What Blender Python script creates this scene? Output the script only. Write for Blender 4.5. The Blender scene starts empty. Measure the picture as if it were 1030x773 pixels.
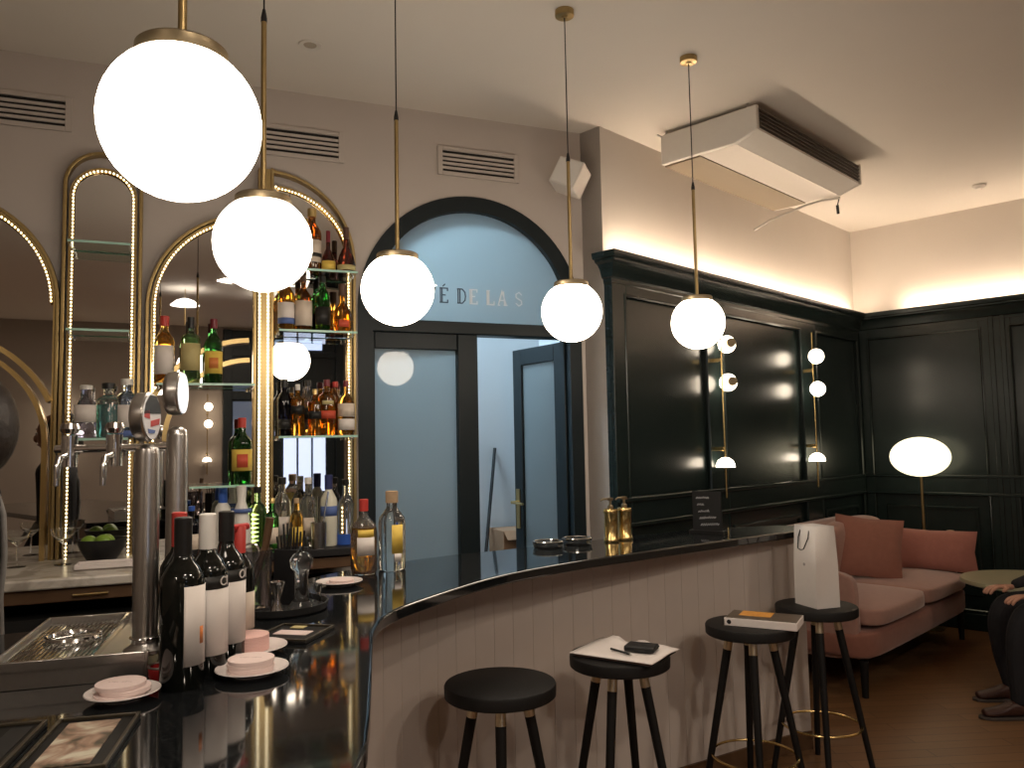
import bpy, bmesh, math, random
from mathutils import Vector, Matrix
random.seed(7)
SC = bpy.context.scene
COL = SC.collection
# ---------------------------------------------------------------- camera, world, exposure, large lights
cd = bpy.data.cameras.new('camera'); CAM = bpy.data.objects.new('camera', cd); COL.objects.link(CAM)
cd.sensor_fit = 'HORIZONTAL'; cd.sensor_width = 36.0; cd.lens = 807.0/1030.0*36.0; cd.clip_start = 0.05; cd.clip_end = 60
ROT = Matrix(((0.9998165, 0.0191559, 0.0), (0.0014173, -0.0739764, -0.9972590), (-0.0191034, 0.9970760, -0.0739900)))
CAM.matrix_world = Matrix.Translation((0, 0, 1.52)) @ ROT.to_4x4()
SC.camera = CAM
SC.view_settings.view_transform = 'Standard'; SC.view_settings.look = 'None'
SC.view_settings.exposure = 0.0; SC.view_settings.gamma = 1.0; SC.view_settings.use_curve_mapping = False
wd = bpy.data.worlds.new('evening'); SC.world = wd; wd.use_nodes = True
wd.node_tree.nodes['Background'].inputs[0].default_value = (0.25, 0.33, 0.5, 1); wd.node_tree.nodes['Background'].inputs[1].default_value = 0.05
try:
    SC.cycles.max_bounces = 14; SC.cycles.transmission_bounces = 12; SC.cycles.glossy_bounces = 6; SC.cycles.transparent_max_bounces = 12
    SC.cycles.sample_clamp_indirect = 4.0; SC.cycles.use_denoising = True; SC.cycles.caustics_reflective = False
except Exception: pass
GLOBE, COVE, BEAD, SCON, OVAL, DAY = 16.0, 50.0, 5.0, 13.0, 1.7, 1.6
WARM = (1.0, 0.80, 0.58); CEIL = 3.33
def area_light(name, loc, rot, size, power, color, sy=None):
    l = bpy.data.lights.new(name, 'AREA'); l.energy = power; l.color = color; l.size = size
    if sy: l.shape = 'RECTANGLE'; l.size_y = sy
    o = bpy.data.objects.new(name, l); COL.objects.link(o); o.location = loc; o.rotation_euler = rot
    return o
area_light('passage_daylight', (-0.86, 4.80, 3.25), (math.radians(-8), 0, math.radians(22)), 0.5, 46, (0.60, 0.83, 1.0), 0.25)
for x, y in ((1.0, -0.5), (2.5, 0.6), (2.2, -1.6), (-1.6, -2.2), (4.2, 1.2)):   # unseen ceiling fill lights added for the hall's ambient light, behind the camera
    area_light('hall_fill_light', (x, y, CEIL-0.012), (0, 0, 0), 0.16, 26, (1, 0.84, 0.68))
# ---------------------------------------------------------------- wall frames (azimuths measured from the perspective)
def frame(ox, oy, az):
    a = math.radians(az)
    return (Vector((ox, oy, 0)), Vector((math.sin(a), math.cos(a), 0)), Vector((math.cos(a), -math.sin(a), 0)), math.radians(90-az))
FB, FR, FF = frame(.462, 4.609, 67.6), frame(.531, 4.49, 44.74), frame(3.02, 7.0, 134.74)
def W(f, u, d, z): return f[0] + f[1]*u + f[2]*d + Vector((0, 0, z))
FO = (W(FB, 0, 8.5, 0), -FB[1], -FB[2], FB[3]+math.pi)      # the opposite wall
# ---------------------------------------------------------------- materials
MATS = {}
def mat(name, col, rough=.5, metal=0., var=.06, scale=40, bump=0., emis=0., trans=0., ior=1.45, alpha=1., coat=0., ecol=None, spec=.5, sheen=0.):
    if name in MATS: return MATS[name]
    m = bpy.data.materials.new(name); m.use_nodes = True; nt = m.node_tree; b = nt.nodes['Principled BSDF']; L = nt.links
    b.inputs['Roughness'].default_value = rough; b.inputs['Metallic'].default_value = metal
    b.inputs['IOR'].default_value = ior; b.inputs['Transmission Weight'].default_value = trans
    b.inputs['Coat Weight'].default_value = coat; b.inputs['Coat Roughness'].default_value = .08
    b.inputs['Specular IOR Level'].default_value = spec; b.inputs['Alpha'].default_value = alpha; b.inputs['Sheen Weight'].default_value = sheen
    c = (*col, 1)
    b.inputs['Base Color'].default_value = c
    if var > 0 or bump > 0:
        tc = nt.nodes.new('ShaderNodeTexCoord'); nz = nt.nodes.new('ShaderNodeTexNoise'); nz.inputs['Scale'].default_value = scale; nz.inputs['Detail'].default_value = 3
        L.new(tc.outputs['Object'], nz.inputs['Vector'])
        if var > 0:
            mx = nt.nodes.new('ShaderNodeMix'); mx.data_type = 'RGBA'
            mx.inputs[6].default_value = (*[x*(1-var) for x in col], 1); mx.inputs[7].default_value = (*[min(1, x*(1+var)) for x in col], 1)
            L.new(nz.outputs['Fac'], mx.inputs[0]); L.new(mx.outputs[2], b.inputs['Base Color'])
        if bump > 0:
            bp = nt.nodes.new('ShaderNodeBump'); bp.inputs['Strength'].default_value = bump; bp.inputs['Distance'].default_value = .004
            L.new(nz.outputs['Fac'], bp.inputs['Height']); L.new(bp.outputs[0], b.inputs['Normal'])
    if emis > 0:
        b.inputs['Emission Color'].default_value = (*(ecol or col), 1); b.inputs['Emission Strength'].default_value = emis
    MATS[name] = m
    return m
def glow(name, col, s): return mat(name, (.9, .88, .84), .35, var=0, emis=s, ecol=col)
def node_mat(name, build):
    m = bpy.data.materials.new(name); m.use_nodes = True; build(m.node_tree, m.node_tree.nodes['Principled BSDF']); MATS[name] = m; return m
def _planks(nt, b):
    L = nt.links; tc = nt.nodes.new('ShaderNodeTexCoord'); mp = nt.nodes.new('ShaderNodeMapping'); mp.inputs['Rotation'].default_value[2] = math.radians(-4)
    br = nt.nodes.new('ShaderNodeTexBrick'); br.inputs['Scale'].default_value = 1.0; br.inputs['Brick Width'].default_value = .9; br.inputs['Row Height'].default_value = .09
    br.inputs['Mortar Size'].default_value = .0022; br.inputs['Color1'].default_value = (.205, .115, .056, 1); br.inputs['Color2'].default_value = (.155, .086, .042, 1); br.inputs['Mortar'].default_value = (.05, .028, .016, 1)
    L.new(tc.outputs['Object'], mp.inputs[0]); L.new(mp.outputs[0], br.inputs['Vector'])
    mp2 = nt.nodes.new('ShaderNodeMapping'); mp2.inputs['Rotation'].default_value[2] = math.radians(-4); mp2.inputs['Scale'].default_value = (3, 40, 1)
    nz = nt.nodes.new('ShaderNodeTexNoise'); nz.inputs['Scale'].default_value = 2; nz.inputs['Detail'].default_value = 5
    L.new(tc.outputs['Object'], mp2.inputs[0]); L.new(mp2.outputs[0], nz.inputs['Vector'])
    mx = nt.nodes.new('ShaderNodeMix'); mx.data_type = 'RGBA'; mx.blend_type = 'MULTIPLY'; mx.inputs[0].default_value = .6
    rp = nt.nodes.new('ShaderNodeValToRGB'); rp.color_ramp.elements[0].color = (.55, .5, .45, 1); rp.color_ramp.elements[1].color = (1.3, 1.2, 1.1, 1)
    L.new(nz.outputs['Fac'], rp.inputs[0]); L.new(br.outputs['Color'], mx.inputs[6]); L.new(rp.outputs[0], mx.inputs[7]); L.new(mx.outputs[2], b.inputs['Base Color'])
    b.inputs['Roughness'].default_value = .36
M_FLOOR = node_mat('floor_planks', _planks)
def _marble(nt, b, c0=(.62, .58, .52, 1), c1=(.40, .36, .31, 1)):
    L = nt.links; tc = nt.nodes.new('ShaderNodeTexCoord'); nz = nt.nodes.new('ShaderNodeTexNoise'); nz.inputs['Scale'].default_value = 5; nz.inputs['Detail'].default_value = 8; nz.inputs['Distortion'].default_value = 1.6
    rp = nt.nodes.new('ShaderNodeValToRGB'); rp.color_ramp.elements[0].position = .42; rp.color_ramp.elements[0].color = c1; rp.color_ramp.elements[1].position = .55; rp.color_ramp.elements[1].color = c0
    L.new(tc.outputs['Object'], nz.inputs['Vector']); L.new(nz.outputs['Fac'], rp.inputs[0]); L.new(rp.outputs[0], b.inputs['Base Color']); b.inputs['Roughness'].default_value = .25
M_MARBLE = node_mat('cream_marble', _marble)
def _granite(nt, b):
    L = nt.links; tc = nt.nodes.new('ShaderNodeTexCoord'); nz = nt.nodes.new('ShaderNodeTexNoise'); nz.inputs['Scale'].default_value = 220; nz.inputs['Detail'].default_value = 2
    rp = nt.nodes.new('ShaderNodeValToRGB'); rp.color_ramp.elements[0].position = .5; rp.color_ramp.elements[0].color = (.006, .007, .008, 1); rp.color_ramp.elements[1].position = .8; rp.color_ramp.elements[1].color = (.03, .034, .036, 1)
    L.new(tc.outputs['Object'], nz.inputs['Vector']); L.new(nz.outputs['Fac'], rp.inputs[0]); L.new(rp.outputs[0], b.inputs['Base Color']); b.inputs['Roughness'].default_value = .06; b.inputs['IOR'].default_value = 1.75
M_GRANITE = node_mat('polished_black_granite', _granite)
def _frost(nt, b):
    L = nt.links; out = nt.nodes['Material Output']
    tr = nt.nodes.new('ShaderNodeBsdfTranslucent'); tr.inputs[0].default_value = (.78, .86, .88, 1)
    df = nt.nodes.new('ShaderNodeBsdfDiffuse'); df.inputs[0].default_value = (.42, .48, .50, 1)
    gl = nt.nodes.new('ShaderNodeBsdfGlossy'); gl.inputs['Roughness'].default_value = .03
    m1 = nt.nodes.new('ShaderNodeMixShader'); m1.inputs[0].default_value = .30; m2 = nt.nodes.new('ShaderNodeMixShader')
    fr = nt.nodes.new('ShaderNodeFresnel'); fr.inputs[0].default_value = 1.5
    nz = nt.nodes.new('ShaderNodeTexNoise'); nz.inputs['Scale'].default_value = 900; bp = nt.nodes.new('ShaderNodeBump'); bp.inputs['Strength'].default_value = .05
    L.new(nz.outputs['Fac'], bp.inputs['Height']); L.new(bp.outputs[0], tr.inputs['Normal'])
    L.new(tr.outputs[0], m1.inputs[1]); L.new(df.outputs[0], m1.inputs[2]); L.new(fr.outputs[0], m2.inputs[0]); L.new(m1.outputs[0], m2.inputs[1]); L.new(gl.outputs[0], m2.inputs[2]); L.new(m2.outputs[0], out.inputs[0])
M_FROST = node_mat('frosted_glass', _frost)
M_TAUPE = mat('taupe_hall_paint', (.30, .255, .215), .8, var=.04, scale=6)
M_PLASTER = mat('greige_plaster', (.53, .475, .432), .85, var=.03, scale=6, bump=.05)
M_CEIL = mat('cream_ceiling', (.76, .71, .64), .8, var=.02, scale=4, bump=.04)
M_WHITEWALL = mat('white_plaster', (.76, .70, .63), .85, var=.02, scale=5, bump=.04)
M_GREEN = mat('dark_green_lacquer', (.011, .019, .018), .26, var=.15, scale=12, bump=.02, spec=.6)
M_FRAME = mat('blue_black_paint', (.008, .014, .017), .42, var=.15, scale=14, spec=.35)
M_BRASS = mat('aged_brass', (.44, .325, .15), .32, 1, var=.12, scale=60)
M_BRASSD = mat('dark_antique_brass', (.30, .24, .15), .42, 1, var=.12, scale=60)
M_GOLD = mat('polished_gold_brass', (.78, .57, .24), .22, 1, var=.08, scale=60)
M_STEEL = mat('brushed_steel', (.56, .54, .52), .28, 1, var=.08, scale=80)
M_CHROME = mat('chrome', (.72, .71, .70), .12, 1, var=.04, scale=80)
M_MIRROR = mat('mirror_silver', (.70, .68, .66), .012, 1, var=0)
M_BLACK = mat('matt_black', (.012, .012, .013), .5, var=.2, scale=50)
M_BLACKG = mat('black_wood', (.008, .0075, .0075), .55, var=.25, scale=30, spec=.3)
M_COLLAR = mat('pale_brass', (.62, .52, .36), .3, 1, var=.08, scale=60)
M_RUBBER = mat('black_rubber', (.014, .014, .015), .6, var=.2, scale=90)
M_WOOD = mat('brown_drawer_wood', (.11, .060, .030), .45, var=.3, scale=18)
M_DARK = mat('dark_cavity', (.008, .008, .008), .7, var=.2, scale=20)
M_BARFRONT = mat('grey_beige_boards', (.56, .495, .45), .6, var=.05, scale=9)
M_WHITE = mat('white_plastic', (.74, .72, .68), .4, var=.03, scale=30)
M_PAPER = mat('white_paper', (.80, .74, .71), .7, var=.03, scale=60)
M_PINKW = mat('pinkish_white_card', (.74, .60, .57), .75, var=.04, scale=70)
M_PINK = mat('pink_card', (.74, .47, .43), .75, var=.05, scale=70)
M_CERAM = mat('white_ceramic', (.74, .68, .66), .2, var=.02, scale=30)
M_GLASS = mat('clear_glass', (.97, .985, .98), .0, trans=1, ior=1.45, var=0)
M_GLASSG = mat('green_edge_shelf_glass', (.80, .95, .90), .0, trans=1, ior=1.45, var=0)
M_SOFA = mat('salmon_velvet', (.34, .188, .150), .85, var=.12, scale=25, bump=.15, sheen=.4)
M_SOFAD = mat('rust_velvet', (.255, .105, .074), .85, var=.14, scale=25, bump=.15, sheen=.3)
M_RED = mat('red_plastic', (.45, .03, .03), .35, var=.1, scale=40)
M_SKIN = mat('skin', (.42, .22, .15), .55, var=.08, scale=30)
M_CLOTH = mat('black_cloth', (.013, .013, .016), .85, var=.4, scale=45, bump=.5)
M_TROUS = mat('dark_navy_trousers', (.010, .010, .013), .85, var=.3, scale=40, bump=.3)
M_HAIR = mat('dark_hair', (.016, .012, .010), .5, var=.4, scale=60, bump=.5)
G_GLOBE = glow('lit_opal_glass', (1.0, .86, .70), GLOBE)
G_COVE = glow('warm_cove_strip', (1.0, .77, .57), COVE)
G_BEAD = glow('led_bead_light', (1.0, .83, .52), BEAD)
G_SCON = glow('lit_sconce_opal', (1.0, .84, .64), SCON)
G_OVAL = glow('lit_oval_opal', (1.0, .90, .60), OVAL)
G_DAY = glow('bluish_daylit_pane', (.50, .66, 1.0), DAY)
# ---------------------------------------------------------------- mesh helpers
class MB:
    def __init__(s): s.v = []; s.f = []
    def add(s, vs, fs):
        k = len(s.v); s.v += [Vector(p) for p in vs]; s.f += [tuple(i+k for i in f) for f in fs]; return s
    def box(s, x0, x1, y0, y1, z0, z1):
        return s.add([(x0,y0,z0),(x1,y0,z0),(x1,y1,z0),(x0,y1,z0),(x0,y0,z1),(x1,y0,z1),(x1,y1,z1),(x0,y1,z1)],
                     [(0,3,2,1),(4,5,6,7),(0,1,5,4),(1,2,6,5),(2,3,7,6),(3,0,4,7)])
    def lathe(s, prof, n=24, c=(0,0,0), M=None, sx=1, sy=1):
        vs, fs, c = [], [], Vector(c); rows = []
        for r, z in prof:
            if r < 1e-6: rows.append([len(vs)]); vs.append(Vector((0,0,z)))
            else:
                rows.append(list(range(len(vs), len(vs)+n))); vs += [Vector((r*sx*math.cos(2*math.pi*i/n), r*sy*math.sin(2*math.pi*i/n), z)) for i in range(n)]
        for a, b in zip(rows, rows[1:]):
            for i in range(n):
                j = (i+1) % n
                if len(a) == 1 and len(b) == 1: continue
                if len(a) == 1: fs.append((a[0], b[j], b[i]))
                elif len(b) == 1: fs.append((a[i], a[j], b[0]))
                else: fs.append((a[i], a[j], b[j], b[i]))
        return s.add([(M @ p if M else p)+c for p in vs], fs)
    def cyl(s, p0, p1, r0, r1=None, n=16):
        p0, p1 = Vector(p0), Vector(p1); r1 = r0 if r1 is None else r1; d = p1-p0
        M = d.to_track_quat('Z', 'Y').to_matrix(); L = d.length
        return s.lathe([(0,0),(r0,0),(r1,L),(0,L)], n, p0, M)
    def ball(s, c, r, n=20, sx=1, sy=1, sz=1, M=None):
        k = n//2
        return s.lathe([(r*math.sin(math.pi*i/k), -r*sz*math.cos(math.pi*i/k)) for i in range(k+1)], n, c, M, sx, sy)
    def torus(s, c, R, r, n=40, m=8, M=None):
        c = Vector(c); vs = []; fs = []
        for i in range(n):
            a = 2*math.pi*i/n
            for j in range(m):
                b = 2*math.pi*j/m; p = Vector(((R+r*math.cos(b))*math.cos(a), (R+r*math.cos(b))*math.sin(a), r*math.sin(b))); vs.append((M @ p if M else p)+c)
        for i in range(n):
            for j in range(m): fs.append((i*m+j, ((i+1)%n)*m+j, ((i+1)%n)*m+(j+1)%m, i*m+(j+1)%m))
        return s.add(vs, fs)
    def tube(s, path, r, n=8, closed=False):
        P = [Vector(p) for p in path]; N = len(P); vs = []; fs = []; prev = None
        for i, p in enumerate(P):
            t = (P[(i+1)%N]-P[i-1]) if closed or 0 < i < N-1 else (P[1]-P[0] if i == 0 else P[-1]-P[-2])
            t.normalize()
            if prev is None: a = t.orthogonal().normalized()
            else: a = (prev - t*prev.dot(t)); a = a.normalized() if a.length > 1e-6 else t.orthogonal().normalized()
            prev = a; b = t.cross(a); rr = r[i] if isinstance(r, (list, tuple)) else r
            vs += [p + a*rr*math.cos(2*math.pi*j/n) + b*rr*math.sin(2*math.pi*j/n) for j in range(n)]
        for i in range(N if closed else N-1):
            for j in range(n): fs.append((i*n+j, i*n+(j+1)%n, ((i+1)%N)*n+(j+1)%n, ((i+1)%N)*n+j))
        if not closed: fs += [tuple(range(n))[::-1], tuple(range((N-1)*n, N*n))]
        return s.add(vs, fs)
    def ribbon(s, path, prof, nrm, closed=False):
        """sweep a 2D profile (a across the path in its plane, b along nrm) along a planar path, mitred"""
        P = [Vector(p) for p in path]; N = len(P); m = len(prof); vs = []; fs = []; nrm = Vector(nrm)
        for i, p in enumerate(P):
            t0 = (P[i]-P[i-1]).normalized() if (closed or i > 0) else None; t1 = (P[(i+1)%N]-P[i]).normalized() if (closed or i < N-1) else None
            t0 = t0 or t1; t1 = t1 or t0; a0, a1 = nrm.cross(t0), nrm.cross(t1); a = a0+a1; a = a*(2/max(a.length_squared, .2))
            vs += [p + a*x + nrm*y for x, y in prof]
        for i in range(N if closed else N-1):
            for j in range(m): fs.append((i*m+j, i*m+(j+1)%m, ((i+1)%N)*m+(j+1)%m, ((i+1)%N)*m+j))
        if not closed: fs += [tuple(range(m))[::-1], tuple(range((N-1)*m, N*m))]
        return s.add(vs, fs)
    def prism(s, poly, z0, z1):
        n = len(poly)
        return s.add([(x,y,z0) for x,y in poly]+[(x,y,z1) for x,y in poly], [tuple(range(n))[::-1], tuple(range(n,2*n))]+[(i,(i+1)%n,n+(i+1)%n,n+i) for i in range(n)])
    def xz(s, poly, y0, y1):
        n = len(poly)
        return s.add([(x,y0,z) for x,z in poly]+[(x,y1,z) for x,z in poly], [tuple(range(n)), tuple(range(n,2*n))[::-1]]+[((i+1)%n,i,n+i,n+(i+1)%n) for i in range(n)])
    def build(s, name, m, parent=None, smooth=True, bevel=0, sub=0, ang=40, loc=None, rotz=0, rot=None):
        me = bpy.data.meshes.new(name); me.from_pydata([tuple(p) for p in s.v], [], s.f)
        bm = bmesh.new(); bm.from_mesh(me); bmesh.ops.recalc_face_normals(bm, faces=bm.faces); bm.to_mesh(me); bm.free()
        if smooth:
            me.shade_smooth(); me.set_sharp_from_angle(angle=math.radians(ang))
        me.materials.append(m); o = bpy.data.objects.new(name, me); COL.objects.link(o)
        if bevel:
            b = o.modifiers.new('bevel', 'BEVEL'); b.width = bevel; b.segments = 2; b.limit_method = 'ANGLE'
        if sub:
            b = o.modifiers.new('sub', 'SUBSURF'); b.levels = sub; b.render_levels = sub
        if loc is not None: o.location = loc
        o.rotation_euler = rot or (0, 0, rotz)
        if parent: o.parent = parent
        return o
def tag(o, label, cat, group=None):
    o['label'] = label; o['category'] = cat
    if group: o['group'] = group
    return o
def struct(o): o['kind'] = 'structure'; return o
def thing(name, label, cat, loc=(0,0,0), rotz=0, group=None):
    o = bpy.data.objects.new(name, None); o.empty_display_size = .05; COL.objects.link(o); o.location = loc; o.rotation_euler = (0,0,rotz)
    return tag(o, label, cat, group)
def shell(name, loc=(0,0,0), rotz=0):
    o = bpy.data.objects.new(name, None); o.empty_display_size = .05; COL.objects.link(o); o.location = loc; o.rotation_euler = (0,0,rotz); return struct(o)
def copy_tree(src, loc, rotz=None, label=None, group=None):
    r = src.copy(); COL.objects.link(r); r.location = loc
    if rotz is not None: r.rotation_euler = (0,0,rotz)
    if label: r['label'] = label
    if group: r['group'] = group
    for ch in list(src.children):
        c = ch.copy(); COL.objects.link(c); c.parent = r
        for g in list(ch.children):
            d = g.copy(); COL.objects.link(d); d.parent = c
    return r
def arc(cx, cz, R, a0, a1, n=24, y=0.): return [(cx+R*math.cos(math.radians(a0+(a1-a0)*i/n)), y, cz+R*math.sin(math.radians(a0+(a1-a0)*i/n))) for i in range(n+1)]
def text_mb(txt, size, depth=.0015, align='CENTER'):
    cu = bpy.data.curves.new('t', 'FONT'); cu.body = txt; cu.size = size; cu.align_x = align; cu.extrude = depth/2; cu.resolution_u = 3
    o = bpy.data.objects.new('t', cu); COL.objects.link(o); dg = bpy.context.evaluated_depsgraph_get(); me = bpy.data.meshes.new_from_object(o.evaluated_get(dg))
    mb = MB(); mb.add([(v.co.x, -v.co.z, v.co.y) for v in me.vertices], [tuple(p.vertices) for p in me.polygons])
    bpy.data.objects.remove(o); bpy.data.curves.remove(cu); bpy.data.meshes.remove(me); return mb
def spline(P, k=8):
    P = [Vector((*p, 0)) for p in P]; out = []
    for i in range(len(P)-1):
        p0, p1, p2, p3 = P[max(i-1,0)], P[i], P[i+1], P[min(i+2,len(P)-1)]
        for j in range(k):
            t = j/k; q = .5*((2*p1)+(p2-p0)*t+(2*p0-5*p1+4*p2-p3)*t*t+(3*p1-p0-3*p2+p3)*t**3); out.append((q.x, q.y))
    return out+[(P[-1].x, P[-1].y)]
def skin(name, pts, edges, m, parent=None, sub=2):
    me = bpy.data.meshes.new(name); me.from_pydata([p[:3] for p in pts], edges, []); o = bpy.data.objects.new(name, me); COL.objects.link(o)
    md = o.modifiers.new('skin', 'SKIN'); md.branch_smoothing = .4
    sv = me.skin_vertices[0].data if me.skin_vertices else None
    if sv is None:
        bm = bmesh.new(); bm.from_mesh(me); bm.verts.layers.skin.verify(); bm.to_mesh(me); bm.free(); sv = me.skin_vertices[0].data
    for i, p in enumerate(pts): sv[i].radius = (p[3], p[4] if len(p) > 4 else p[3])
    sv[0].use_root = True
    s = o.modifiers.new('sub', 'SUBSURF'); s.levels = sub; s.render_levels = sub
    me.materials.append(m)
    me.shade_smooth()
    if parent: o.parent = parent
    return o
# ================================================================ the setting
def wallshell(name, f): return shell(name, f[0], f[3])
FE = W(FF, 4.2, 0, 0); Q1 = W(FB, 3.5, 8.5, 0); Q0 = W(FB, -5.2, 8.5, 0); BL = W(FB, -5.2, 0, 0)
room = [W(FB,-5.2,-.3,0), W(FB,.05,-.3,0), W(FR,-.05,-.3,0), W(FR,3.9,-.3,0), W(FF,4.3,-.1,0), Q1, Q0]
struct(MB().prism([(p.x, p.y) for p in room], -.1, 0).build('floor', M_FLOOR))
struct(MB().prism([(p.x, p.y) for p in room], CEIL, CEIL+.1).build('ceiling', M_CEIL))
# back wall with the arched opening (local x = along the wall, local y = into the wall)
OL, OR_, OCX, ORAD, OSP = -1.352, -.067, -.7095, .6425, 2.235
half = arc(OCX, OSP, ORAD, 180, 90, 20); half2 = arc(OCX, OSP, ORAD, 90, 0, 20)
left = [(-5.2,0),(OL,0)]+[(x,z) for x,_,z in half]+[(OCX,CEIL),(-5.2,CEIL)]
right = [(OR_,0),(.02,0),(.02,CEIL),(OCX,CEIL)]+[(x,z) for x,_,z in half2]
bw = MB(); bw.xz(left, 0, .2); bw.xz(right, 0, .2)
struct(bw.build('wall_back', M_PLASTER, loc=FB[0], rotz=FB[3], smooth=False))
a, b = W(FB,0,0,0), W(FR,0,0,0)
ret = MB().prism([(a.x,a.y),(b.x,b.y),(b.x-.25*FR[2].x,b.y-.25*FR[2].y),(a.x+.0,a.y+.3)], 0, CEIL); struct(ret.build('wall_return', M_PLASTER, smooth=False))
def plain_wall(name, p, q, m, t=.15):
    d = (q-p).normalized(); n = Vector((-d.y, d.x, 0)); P = [p, q, q+n*t, p+n*t]
    return struct(MB().prism([(v.x, v.y) for v in P], 0, CEIL).build(name, m, smooth=False))
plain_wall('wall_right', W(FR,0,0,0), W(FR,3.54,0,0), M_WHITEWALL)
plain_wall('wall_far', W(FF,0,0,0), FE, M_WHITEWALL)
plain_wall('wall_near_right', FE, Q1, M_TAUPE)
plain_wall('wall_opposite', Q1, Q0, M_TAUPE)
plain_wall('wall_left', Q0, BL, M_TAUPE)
# dark lacquered panelling: backing, stiles and rails, mouldings, dado caps
def panelling(name, f, u0, u1, panels, side):
    g = wallshell(name, f); MB().box(u0, u1, -.03, 0, 0, 2.46).build('backing', M_GREEN, g)
    sr = MB(); xs = [u0]+[x for p in panels for x in p]+[u1]
    for i in range(0, len(xs), 2): sr.box(xs[i], xs[i+1], -.055, -.03, 0, 2.46)
    for a, b in panels:
        for z0, z1 in ((0, .16), (1.045, 1.205), (2.345, 2.46)): sr.box(a, b, -.055, -.03, z0, z1)
    sr.build('stiles_and_rails', M_GREEN, g, bevel=.003)
    mo = MB(); prof = [(0,0),(0,.022),(-.008,.03),(-.016,.028),(-.022,.016),(-.034,.012),(-.036,0)]
    for a, b in panels:
        for z0, z1 in ((.16, 1.045), (1.205, 2.345)):
            mo.ribbon([(a,-.032,z0),(a,-.032,z1),(b,-.032,z1),(b,-.032,z0)], [(-x, y) for x, y in prof], (0,-1,0), True)
        for z0, z1 in ((.28, .93),):
            mo.ribbon([(a+.1,-.03,z0),(a+.1,-.03,z1),(b-.1,-.03,z1),(b-.1,-.03,z0)], [(0,0),(-.004,.012),(.014,.016),(.022,.008),(.022,0)], (0,-1,0), True)
    mo.build('panel_mouldings', M_GREEN, g, ang=25)
    dr = MB()
    for z in (1.052, 1.192):
        dr.xz([(u0, z-.012), (u1, z-.012), (u1, z+.012), (u0, z+.012)], -.068, -.05)
    dr.build('dado_rail', M_GREEN, g, bevel=.005)
    MB().box(u0, u1, -.07, -.05, 0, .13).build('skirting', M_GREEN, g, bevel=.006)
    return g
panelling('trim_1', FR, .0, 3.49, [(.13,.97),(1.20,2.33),(2.62,3.42)], 0)
panelling('trim_2', FF, .055, 4.2, [(.13,.98),(1.20,2.05),(2.28,3.1)], 0)
pil = MB()
for u in (1.05, 1.13): pil.box(u, u+.035, -.066, -.05, .13, 2.44)
struct(pil.build('trim_3', M_GREEN, loc=FF[0], rotz=FF[3], bevel=.004))
crown = [W(FR,0,0,2.44), W(FR,0,.055,2.44), W(FR,3.485,.055,2.44), W(FF,4.2,.055,2.44)]
cp = [(.02,-.03),(0,-.03),(-.006,-.025),(-.006,-.005),(-.02,.004),(-.026,.02),(-.034,.045),(-.056,.072),(-.078,.082),(-.080,.092),(-.098,.096),(-.104,.112),(-.106,.13),(.045,.13),(.045,-.03)]
struct(MB().ribbon(crown, cp, (0,0,1)).build('trim_4', M_GREEN, ang=25))
for nm, f, u0, u1 in (('trim_5', FR, .03, 3.44), ('trim_6', FF, .42, 4.1)):
    struct(MB().box(u0, u1, -.095, -.070, 2.571, 2.579).build(nm, G_COVE, loc=f[0], rotz=f[3], smooth=False))
# arched doorway: painted frame, fanlight, fixed leaf and lettering
D1 = wallshell('door_1', FB)
fo = [(OL,0)]+[(x,z) for x,_,z in arc(OCX,OSP,ORAD,180,0,40)]+[(OR_,0)]
IN = .082
fi = [(OL+.075,0),(OL+.075,OSP)]+[(x,z) for x,_,z in arc(OCX,OSP,ORAD-IN,178,2,40)]+[(OR_-.075,OSP),(OR_-.075,0)]
def strip(o, i, y0, y1):
    mb = MB(); o = [Vector((x,0,z)) for x,z in o]; i = [Vector((x,0,z)) for x,z in i]
    # resample the inner outline to the outer one's count
    n = len(o); k = len(i); idx = [round(j*(k-1)/(n-1)) for j in range(n)]; i = [i[j] for j in idx]
    for j in range(n-1):
        q = [o[j], o[j+1], i[j+1], i[j]]; mb.add([(p.x,y0,p.z) for p in q]+[(p.x,y1,p.z) for p in q], [(0,1,2,3),(7,6,5,4),(0,4,5,1),(2,6,7,3),(1,5,6,2),(3,7,4,0)])
    return mb
strip(fo, fi, -.012, .12).build('arched_frame', M_FRAME, D1, ang=30)
MB().box(OL+.06, OR_-.06, -.008, .1, 2.113, 2.182).build('transom_bar', M_FRAME, D1, bevel=.006)
MB().box(-.812, -.698, .0, .1, 0, 2.115).build('meeting_stile', M_FRAME, D1, bevel=.005)
fx = MB()
for x0, x1, z0, z1 in ((OL+.07,-1.262,0,2.115),(-1.262,-.812,2.028,2.115),(-1.262,-.812,0,.25)): fx.box(x0, x1, .008, .06, z0, z1)
fx.build('fixed_leaf', M_FRAME, D1, bevel=.004)
fp = MB().box(-1.27, -.805, .03, .036, .24, 2.035)
for v in fp.v: v.y += .05*(v.x+1.0375)      # the leaf's glass sits a touch askew in its frame
fp.build('frosted_pane', M_FROST, D1, smooth=False)
fan = [(OCX+.57*math.cos(math.radians(t)), OSP+.57*math.sin(math.radians(t))) for t in range(0, 181, 6)]
MB().xz([(OCX+.57,2.15)]+fan+[(OCX-.57,2.15)], .03, .036).build('fanlight_pane', M_FROST, D1, smooth=False)
M_LET1 = mat('letter_painted_shaded', (.06,.075,.10), .4, var=.1); M_LET2 = mat('letter_painted_lit', (.90,.93,.94), .3, var=.03)  # one lettering; dark and bright showing through it painted as two colours
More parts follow.
